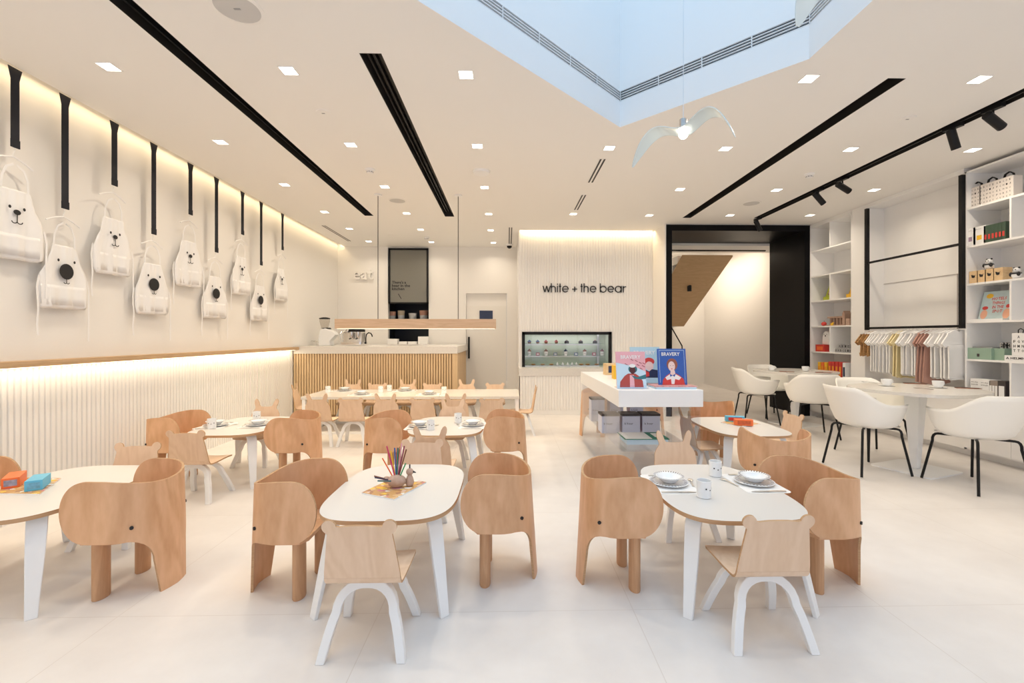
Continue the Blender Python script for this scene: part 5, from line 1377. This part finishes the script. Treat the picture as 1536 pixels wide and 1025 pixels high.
mb = MB(); mb.box(-.13, .13, -.04, .10, 0, .005); mb.box(-.13, .13, -.045, -.04, 0, .03); o = mb.build('acrylic_holder', CLEAR, loc=(PY(948, 580, 3.83).x, 3.83, DT), smooth=0); tag(o, 'clear acrylic holder carrying the pink magazine', 'magazine holder')
# small items at the left rear of the display
c = PY(913, 552, 5.0)
card_box('toy_camera', (PY(917, 550, 5.2).x, 5.2, DT), .16, .10, .13, .2, WBOX, 'wooden toy camera at the rear left of the display stand', 'toy', art=NAVY)
card_box('small_box', (PY(922, 550, 4.7).x, 4.7, DT), .04, .10, .14, 0, YELL, 'slim yellow box behind the pink magazine', 'box')

# ================================================================= RIGHT SHELVING
SH = [.65, 1.055, 1.46, 1.865, 2.27, 2.68, 3.078]
def unit(y0, y1, divy, rows_div, label):
    t = thing('shelf_unit', label, 'shelving', (XS, (y0+y1)/2, 0))
    a, b = y0-(y0+y1)/2, y1-(y0+y1)/2; D = .385
    mb = MB(); mb.box(0, D, b-.02, b, .08, 3.078); mb.box(0, D, a, a+.02, .08, 3.078); mb.box(0, D, a, b, 3.06, 3.078); mb.box(0, D, a, b, .08, .10); mb.box(D-.005, D, a, b, .08, 3.078); mb.box(.09, D, a, b, 0, .08); mb.build('carcass', SHELF, t, smooth=0)
    for z in SH[:-1]:
        mb = MB(); mb.box(0.001, D-.005, a+.02, b-.02, z-.02, z); mb.build('shelf_board', SHELF, t, smooth=0)
    dy = divy-(y0+y1)/2
    for r in rows_div:
        mb = MB(); mb.box(0.001, D-.005, dy-.009, dy+.009, SH[r], SH[r+1]-.02); mb.build('divider', SHELF, t, smooth=0)
    k = max(1, int(round((b-a)/.5)))
    for i in range(k):
        mb = MB(); p = a+(b-a)*i/k; mb.box(-.018, 0, p+.002, p+(b-a)/k-.002, .10, .628); mb.build('cupboard_door', SHELF, t, smooth=0)
unit(YU1, YU0, PX(1244.5, 500, XS).y, (1, 3, 5), 'tall white shelf unit beside the black portal')
div_r = PX(1515.5, 500, XS).y
unit(3.42, YP1-.01, div_r, (0, 2, 4), 'tall white shelf unit at the right frame edge')
def SP(px, h, dx=.12):   # point on a shelf of height h seen at pixel column px
    X = XS+dx; r = _ray(px, 500); tt = X/r.x; return (X, r.y*tt, h)
def sbox(name, px, h, sx, sy, sz, m, lab, cat='box', dx=.1, art=None, rz=0, group=None, az=(.34, .22, .75)):
    p = SP(px, h, dx); t = thing(name, lab, cat, p, rz, group)
    mb = MB(); mb.box(-sx/2, sx/2, -sy/2, sy/2, 0, sz); mb.build('carton', m, t, bevel=.0015, smooth=0)
    if art:
        mb = MB(); mb.box(-sx/2-.0008, -sx/2, -sy*az[0], sy*az[0], sz*az[1], sz*az[2]); mb.build('front_print', art, t, smooth=0)
    return t
# left unit contents
def tri_toy(px, h, m, lab, dx):
    p = SP(px, h, dx); t = thing('triangle_puzzle', lab, 'toy', p)
    mb = MB(); mb.box(-.04, .04, -.13, .13, 0, .07); mb.build('tray', m, t, smooth=0)
    mb = MB(); mb.prism([(-.12, .07), (.12, .07), (.0, .30)], -.012, .012, Matrix(((0,0,1,0),(1,0,0,0),(0,1,0,0),(0,0,0,1)))); mb.build('triangle', m, t, smooth=0)
    mb = MB(); mb.prism([(-.07, .10), (.07, .10), (.0, .23)], -.014, -.0125, Matrix(((0,0,1,0),(1,0,0,0),(0,1,0,0),(0,0,0,1)))); mb.build('picture', KRAFT, t, smooth=0)
tri_toy(1247, SH[3], LIME, 'lime green triangular puzzle stand on the shelf beside the portal', .2)
tri_toy(1283, SH[3], YELL, 'orange yellow triangular puzzle stand right of the lime one', .2)
p = SP(1236, SH[2], .08); t = thing('toy_apple', 'small red wooden apple toy on the shelf', 'toy', p); mb = MB(); mb.ball((0,0,.035), .038, .038, .034); mb.build('fruit', RED, t); mb = MB(); mb.tube([(0,0,.066),(.004,0,.085)], .004, 6); mb.build('stem', GREEN, t)
p = SP(1258, SH[2], .14); t = thing('wooden_playset', 'brown wooden toy house playset with columns and a tower', 'toy', p)
mb = MB(); mb.box(-.08, .08, -.20, .20, 0, .012)
mb.build('base', TOYW, t, smooth=0)
for y in (-.13, -.06, .01, .08, .15):
    mb = MB(); mb.box(-.02, .02, y-.014, y+.014, .012, .12); mb.build('column', TOYW, t, smooth=0)
mb = MB(); mb.box(-.05, .05, -.14, .18, .12, .145); mb.build('roof', TOYW, t, smooth=0)
mb = MB(); mb.box(-.05, .05, -.19, -.14, .012, .18); mb.prism([(-.19,.18),(-.14,.18),(-.165,.22)], -.05, .05, Matrix(((0,0,1,0),(1,0,0,0),(0,1,0,0),(0,0,0,1)))); mb.build('tower', TOYW, t, smooth=0)
p = SP(1248, SH[2], .03); t = thing('toy_animal', 'tiny yellow toy figure before the wooden playset', 'toy', (p[0], p[1], p[2])); mb = MB(); mb.ball((0,0,.022), .02, .026, .022, 8); mb.build('body', YELL, t); mb = MB(); mb.ball((0,-.022,.045), .012, n=8); mb.build('head', YELL, t)
sbox('toy_block', 1275, SH[2], .07, .07, .10, TOYW, 'upright brown toy block at the right end of the playset shelf', 'toy', .1)
sbox('red_box', 1237, SH[1], .16, .20, .11, RED, 'bright red box under the white bear print bag', 'box', .1, art=ORANGE)
p = SP(1240, SH[1]+.11, .1); t = thing('bear_cushion', 'white pouch with a black bear face leaning on the red box', 'cushion', p)
mb = MB(); mb.prism([(-.085,0),(.085,0),(.075,.12),(.05,.19),(.02,.21),(-.03,.21),(-.06,.18),(-.08,.1)], -.02, .02, Matrix(((0,0,1,0),(1,0,0,0),(0,1,0,0),(0,0,0,1)))); mb.build('body', FABRIC, t, smooth=.8, bevel=.012)
mb = MB(); 
for y, z, r in ((-.03,.165,.007),(.03,.165,.007),(0,.14,.014)): mb.disc((-.0215,y,z), (0,1,0), (0,0,1), r, 12)
mb.build('face_print', INK, t, smooth=0)
def lblock(px, h, ch, lab, dx=.06, m=GREYC, s=.05, group='grey letter blocks'):
    p = SP(px, h, dx); t = thing('letter_block', lab, 'letter block', p, 0, group)
    mb = MB(); mb.box(-.025, .025, -s/2, s/2, 0, s*1.25); mb.build('block', m, t, bevel=.003, smooth=0)
    mb = MB(); text_fit(mb, ch, -s*.28, s*.28, s*.3, s*.65, 0, res=1, bold=.02); mb.xf(Matrix.Translation((-.0255,0,0)) @ Matrix(((0,0,-1,0),(-1,0,0,0),(0,1,0,0),(0,0,0,1)))); mb.build('letter', INK, t, smooth=0)
for i, ch in enumerate('AABCEIE'): lblock(1256.5+3.6*i, SH[1], ch, 'grey letter block, %s from the left in the lower row' % ords[i])
for i, ch in enumerate('ABIE'): lblock(1262+4.4*i, SH[1]+.0635, ch, 'grey letter block, %s from the left on the upper row' % ords[i])
for i, (px, m, lab) in enumerate(((1236, YELL, 'yellow book box, leftmost on the bottom left shelf'), (1241, ORANGE, 'orange book box with a yellow label'), (1246, YELL, 'yellow book box third on the bottom left shelf'), (1252, RED, 'red book box, first of the reds'), (1257, RED, 'red book box, second of the reds'), (1262.5, RED, 'red book box, third of the reds'), (1268, RED, 'red book box, last before the blue patterned one'), (1274, PAPER, 'white and blue patterned book box, rightmost'))):
    sbox('book_box', px, SH[0], .16, .055, .26 if i > 2 else .24, m, lab, 'book', .06, art=mat('label_yellow', (.8,.3,.02), .5) if i == 0 else (NAVY if i == 7 else bpy.data.materials['label_yellow']), group='boxed books on the bottom left shelf')
# right unit contents
for i, px in enumerate((1466, 1488, 1513)):
    p = SP(px, SH[5], .10); t = thing('tote_bag', 'white tote bag printed with rows of letters, %s of three on the top shelf' % ('farthest', 'middle', 'nearest')[i], 'bag', p, 0, 'letter print tote bags')
    mb = MB(); mb.box(-.05, .05, -.085, .085, 0, .22); BG_ = mb.build('body', LETT, t, bevel=.006, smooth=0)
    mb = MB()
    for r, s in enumerate(('ABCDE', 'FGHIJ', 'KLMNO', 'PQRST', 'UVWXY')):
        for c_, ch in enumerate(s): text_fit(mb, ch, -.07+.03*c_, -.056+.03*c_, .178-.04*r, .018, 0, res=1)
    mb.xf(Matrix.Translation((-.051,0,0)) @ Matrix(((0,0,-1,0),(-1,0,0,0),(0,1,0,0),(0,0,0,1)))); mb.build('letter_print', INK, BG_, smooth=0)
    mb = MB(); mb.band([(0,-.05,.215),(0,-.045,.25),(0,-.01,.278),(0,.03,.262),(0,.045,.215)], (1,0,0), .022, .006); mb.build('handle', BLACK, t)
for i, (px, m) in enumerate(((1458.5, mat('lilac_print', (.35,.25,.35), .5)), (1473, YELL))):
    t = sbox('flower_box', px, SH[4], .06, .125, .19, PAPER, 'white card box with %s flowers on the second shelf' % ('lilac', 'yellow')[i], 'box', .05, art=m, az=(.2, .25, .5))
    mb = MB(); text_fit(mb, 'flower press', -.045, .02, .155, .012, 0, res=1); mb.xf(Matrix.Translation((-.031,0,0)) @ Matrix(((0,0,-1,0),(-1,0,0,0),(0,1,0,0),(0,0,0,1)))); mb.build('lettering', INK, t, smooth=0)
for i in range(6):
    t = sbox('green_tube', 1482.5+5.4*i, SH[4], .06, .04, .18, mat('deep_green_card', (.05, .09, .06), .5) if i == 0 else bpy.data.materials['deep_green_card'], 'slim dark green box, %s from the left beside the flower boxes' % ords[i], 'box', .05, art=RED, group='slim green boxes on the second shelf', az=(.25, .2, .48))
for i, px in enumerate((1467, 1479, 1491, 1504)):
    t = sbox('wooden_box', px, SH[3], .10, .092, .13, WBOX, 'pale wooden box with a black bird mark, %s from the left' % ords[i], 'box', .07, group='pale wooden bird boxes')
    mb = MB(); mb.prism(ell(0, .07, .018, .014, 14), 0, .001); mb.prism(ell(-.014, .083, .008, .008, 10), 0, .001); mb.prism([(.01,.07),(.026,.09),(.012,.082)], 0, .001)
    mb.xf(Matrix.Translation((-.051,0,0)) @ Matrix(((0,0,-1,0),(-1,0,0,0),(0,1,0,0),(0,0,0,1)))); mb.build('bird_mark', INK, t, smooth=0)
def panda(loc, lab):
    t = thing('toy_panda', lab, 'toy', loc)
    mb = MB(); mb.ball((0,0,.035), .036, .04, .035, 10); mb.build('body', PAPER, t)
    mb = MB(); mb.ball((0,0,.085), .028, .030, .026, 10); mb.build('head', PAPER, t)
    for sy in (-1, 1):
        mb = MB(); mb.ball((0, sy*.022, .108), .009, n=8); mb.build('ear', INK, t)
        mb = MB(); mb.ball((-.02, sy*.034, .045), .014, .014, .022, 8); mb.build('arm', INK, t)
        mb = MB(); mb.ball((-.025, sy*.011, .088), .005, n=6); mb.build('eye_patch', INK, t)
    mb = MB(); mb.ball((-.004,0,.052), .038, .042, .012, 10); mb.build('chest_band', INK, t)
p = SP(1484, SH[3]+.13, .07); panda(p, 'black and white toy panda sitting on top of the wooden boxes')
p = SP(1525, SH[3], .05); panda(p, 'black and white toy panda on the shelf right of the wooden boxes')
# picture book
p = SP(1492, SH[2], .10); t = thing('picture_book', 'large pale picture book with red lettering leaning on the shelf', 'book', (p[0], p[1], p[2]+.022))
R = Matrix(((0,0,-1,0),(-1,0,0,0),(0,1,0,0),(0,0,0,1))); Lb = Matrix.Rotation(radians(-12), 4, 'Y')
mb = MB(); mb.box(-.17, .17, 0, .30, -.02, 0); mb.xf(Matrix.Rotation(radians(14), 4, 'Y') @ R); mb.build('cover', mat('picture_cover', (.50,.62,.64), .5, var=.15, vscale=20), t, smooth=0)
def pb(fn, m, nm, z):
    mb = MB(); fn(mb, z); mb.xf(Matrix.Rotation(radians(14), 4, 'Y') @ R); mb.build(nm, m, t, smooth=0)
pb(lambda b, z: b.prism(ell(-.10, .25, .035, .026, 16), 0, z), YELL, 'badge', .0008)
pb(lambda b, z: b.prism(ell(-.12, .05, .035, .05, 16), 0, z), mat('peach_print', (.8,.42,.28), .5), 'figure', .0008)
pb(lambda b, z: b.prism(ell(.10, .05, .035, .055, 16), 0, z), bpy.data.materials['peach_print'], 'figure', .0008)
pb(lambda b, z: b.prism(ell(-.12, .12, .03, .02, 12), 0, z), RED, 'figure_hair', .001)
pb(lambda b, z: b.prism(ell(.10, .13, .02, .02, 12), 0, z), RED, 'figure_hair', .001)
def lines(b, z):
    for i, s in enumerate(('HOTELS', 'THINGS', 'IN THE', 'SPOT')): text_fit(b, s, -.07+.01*i, .07-.005*i, .20-.045*i, .032, z, res=1, bold=.02)
pb(lines, RED, 'title', .0012)
p = SP(1487, SH[2], .12); mb = MB(); mb.box(-.10, .10, -.2, .2, 0, .010); mb.box(-.09, .10, -.19, .17, .010, .020); o = mb.build('flat_book', PAPER, loc=p, smooth=0); tag(o, 'two thin white books lying flat under the picture book', 'book')
# green box row
t = sbox('green_gift_box', 1484, SH[1], .24, .26, .12, MINT, 'sage green box with a tiny clasp on the lower middle shelf', 'box', .13)
mb = MB(); mb.box(-.122, -.1205, -.012, .012, .03, .06); mb.build('clasp', DBOX, t, smooth=0)
sbox('green_gift_box', 1514, SH[1], .24, .12, .12, MINT, 'second sage green box right beside the one with the clasp', 'box', .16)
p = SP(1486, SH[1]+.12, .13); mb = MB(); mb.prism([(-.10,-.11),(.10,-.11),(.08,.11),(-.08,.11)], 0, .012); o = mb.build('tray', GREYC, loc=p, smooth=0); tag(o, 'small dark grey tray lying on the sage green box', 'tray')
for i, ch in enumerate('234'): lblock(1507+5*i, SH[1]+.12, ch, 'grey number block, %s from the left on the sage green boxes' % ords[i], .1, GREYC, .05, 'grey number blocks')
t = sbox('letter_tin', 1531, SH[1]+.10, .03, .13, .22, PAPER, 'white letter card with a black loop beside the green boxes', 'card', .02)
mb = MB()
for r, s in enumerate((' A ', 'FGV', 'HMN', 'TTO')):
    for c_, ch in enumerate(s):
        if ch != ' ': text_fit(mb, ch, -.05+.036*c_, -.03+.036*c_, .17-.045*r, .026, 0, res=1, bold=.02)
mb.xf(Matrix.Translation((-.016,0,0)) @ Matrix(((0,0,-1,0),(-1,0,0,0),(0,1,0,0),(0,0,0,1)))); mb.build('lettering', INK, t, smooth=0)
mb = MB(); mb.tube([(0,-.02,.22),(0,-.025,.25),(0,0,.265),(0,.02,.25),(0,.02,.22)], .004, 6); mb.build('loop', BLACK, t)
t = sbox('letter_strip', 1527, SH[1], .05, .20, .055, PAPER, 'low white box with a row of letters at the shelf edge', 'box', .03)
mb = MB(); text_fit(mb, 'A HELMN', -.085, .085, .018, .022, 0, res=1, bold=.02); mb.xf(Matrix.Translation((-.026,0,0)) @ Matrix(((0,0,-1,0),(-1,0,0,0),(0,1,0,0),(0,0,0,1)))); mb.build('lettering', INK, t, smooth=0)
t_ = bpy.data.objects[t.name]; 
sp_ = SP(1531, SH[1]+.055, .03)
for o in bpy.data.objects:
    if o.get('label', '').startswith('white letter card'): o.location.z = SH[1]+.055
for i, (px, wv) in enumerate(((1471, .10), (1486, .10))):
    t = sbox('card_box', px, SH[0], .12, wv, .20, PAPER, 'white box with black print, %s on the bottom right shelf' % ('left one', 'second one')[i], 'box', .05)
    mb = MB(); text_fit(mb, 'wooden', -.04, .03, .16, .014, 0, res=1); text_fit(mb, 'animals', -.04, .03, .135, .014, 0, res=1); mb.prism([(-.03,.02),(.03,.02),(.03,.07),(-.03,.08)], -.0002, 0)
    mb.xf(Matrix.Translation((-.0612,0,0)) @ Matrix(((0,0,-1,0),(-1,0,0,0),(0,1,0,0),(0,0,0,1)))); mb.build('lettering', INK, t, smooth=0)
for i in range(3): sbox('slim_box', 1494.5+4.2*i, SH[0], .12, .03, .195, mat('taupe_card', (.28,.23,.2), .6) if i == 0 else bpy.data.materials['taupe_card'], 'slim taupe box, %s in the row on the bottom right shelf' % ords[i], 'box', .05, art=PAPER, group='slim taupe boxes')
sbox('card_box', 1511, SH[0], .12, .075, .20, DBOX, 'dark box with a white label on the bottom right shelf', 'box', .05, art=PAPER)

# clothes rail frame
t = thing('clothes_rail', 'black metal wall frame with a crossbar and a low hanging rail', 'clothes rail', (XS-.02, 0, 0))
ya = PX(1300.5, 500, XS-.02).y; yb = PX(1443, 500, XS-.02).y
for y in (ya, yb):
    mb = MB(); mb.box(-.02, .02, y-.02, y+.02, 1.385, 3.05); mb.build('post', BLACK, t, smooth=0)
mb = MB(); mb.box(-.012, .012, yb, ya, 2.29, 2.315); mb.build('crossbar', BLACK, t, smooth=0)
mb = MB(); mb.box(-.014, .014, yb, ya, 1.395, 1.423); mb.build('hanging_rail', BLACK, t, smooth=0)
# garments
def build_garment(m, L, nm):
    out = [(-.11, 0), (-.115, -.02), (-.175, -.10), (-.135, -.135), (-.108, -.115), (-.112, -.26), (-.118, -L+.02), (-.06, -L), (0, -L+.01), (.06, -L), (.118, -L+.02), (.112, -.26), (.108, -.115), (.135, -.135), (.175, -.10), (.115, -.02), (.11, 0), (.045, .028), (0, .012), (-.045, .028)]
    mb = MB(); mb.prism(out, -.007, .007, Matrix(((1,0,0,0),(0,0,-1,0),(0,1,0,0),(0,0,0,1))))
    bm = bmesh.new()
    me = bpy.data.meshes.new('g'); me.from_pydata(mb.v, [], mb.f); bm.from_mesh(me)
    bmesh.ops.subdivide_edges(bm, edges=bm.edges[:], cuts=2, use_grid_fill=True)
    ph = random.uniform(0, 6)
    for v in bm.verts:
        z = v.co.z; k = min(1, -z/.35) if z < 0 else 0
        v.co.y += .014*k*sin(38*v.co.x+ph)+.006*k*sin(80*v.co.x+ph*2)
    mb2 = MB(); bm.verts.index_update(); mb2.add([v.co[:] for v in bm.verts], [[v.index for v in f.verts] for f in bm.faces]); bm.free(); bpy.data.meshes.remove(me)
    return mb2.build(nm, m, smooth=1.0)
def hanger_mb():
    mb = MB(); mb.tube([(0,0,.052),(.012,0,.066),(.002,0,.078),(-.010,0,.068)], .002, 6); mb.tube([(0,0,.052),(0,0,.03)], .002, 6)
    mb.band([(-.135,0,-.012),(-.07,0,.015),(0,0,.034),(.07,0,.015),(.135,0,-.012)], (0,0,1), .010, .008); return mb
seq = ['p']*3+['w']*7+['y']*2+['w']*5+['k']*3+['w']*5
G = {'w': build_garment(FABRIC, .44, 'bodysuit'), 'y': build_garment(FABY, .47, 'bodysuit'), 'k': build_garment(FABP, .50, 'romper'), 'p': build_garment(FABO, .24, 'baby_top')}
hg = hanger_mb().build('clothes_hanger', SHELF); usedg = set(); usedh = False
cnt = {}
names = {'w': 'white baby bodysuit', 'y': 'pale yellow baby bodysuit', 'k': 'dusty pink romper', 'p': 'brown patterned baby top'}
for i, kd in enumerate(seq):
    y = ya-.06-(ya-yb-.10)*i/(len(seq)-1)
    x = XS-.02; ztop = 1.395
    if usedh: h = hg.copy(); COL.objects.link(h)
    else: h = hg; usedh = True
    h.location = (x, y, ztop-.053+.0); h.rotation_euler.z = random.uniform(-.1, .1)
    tag(h, 'white clothes hanger holding one of the baby garments on the low rail', 'hanger', 'white hangers on the clothes rail')
    g_ = G[kd]
    if kd in usedg: g_ = g_.copy(); COL.objects.link(g_)
    usedg.add(kd)
    h.scale = (1.15, 1.15, 1.0); g_.scale = (1.18,)*3; g_.location = (x, y, ztop-.053-.008); g_.rotation_euler.z = radians(random.uniform(-9, 9))
    cnt[kd] = cnt.get(kd, 0)+1
    side = {'w': 'left of the yellow ones' if i < 10 else ('between the yellow and the pink ones' if i < 17 else 'right of the pink ones'), 'y': 'in the middle of the rail', 'k': 'on the right half of the rail', 'p': 'at the far left of the rail'}[kd]
    tag(g_, '%s hanging on the rail, %s' % (names[kd], side), 'garment', '%ss on the rail, %s' % (names[kd], side))
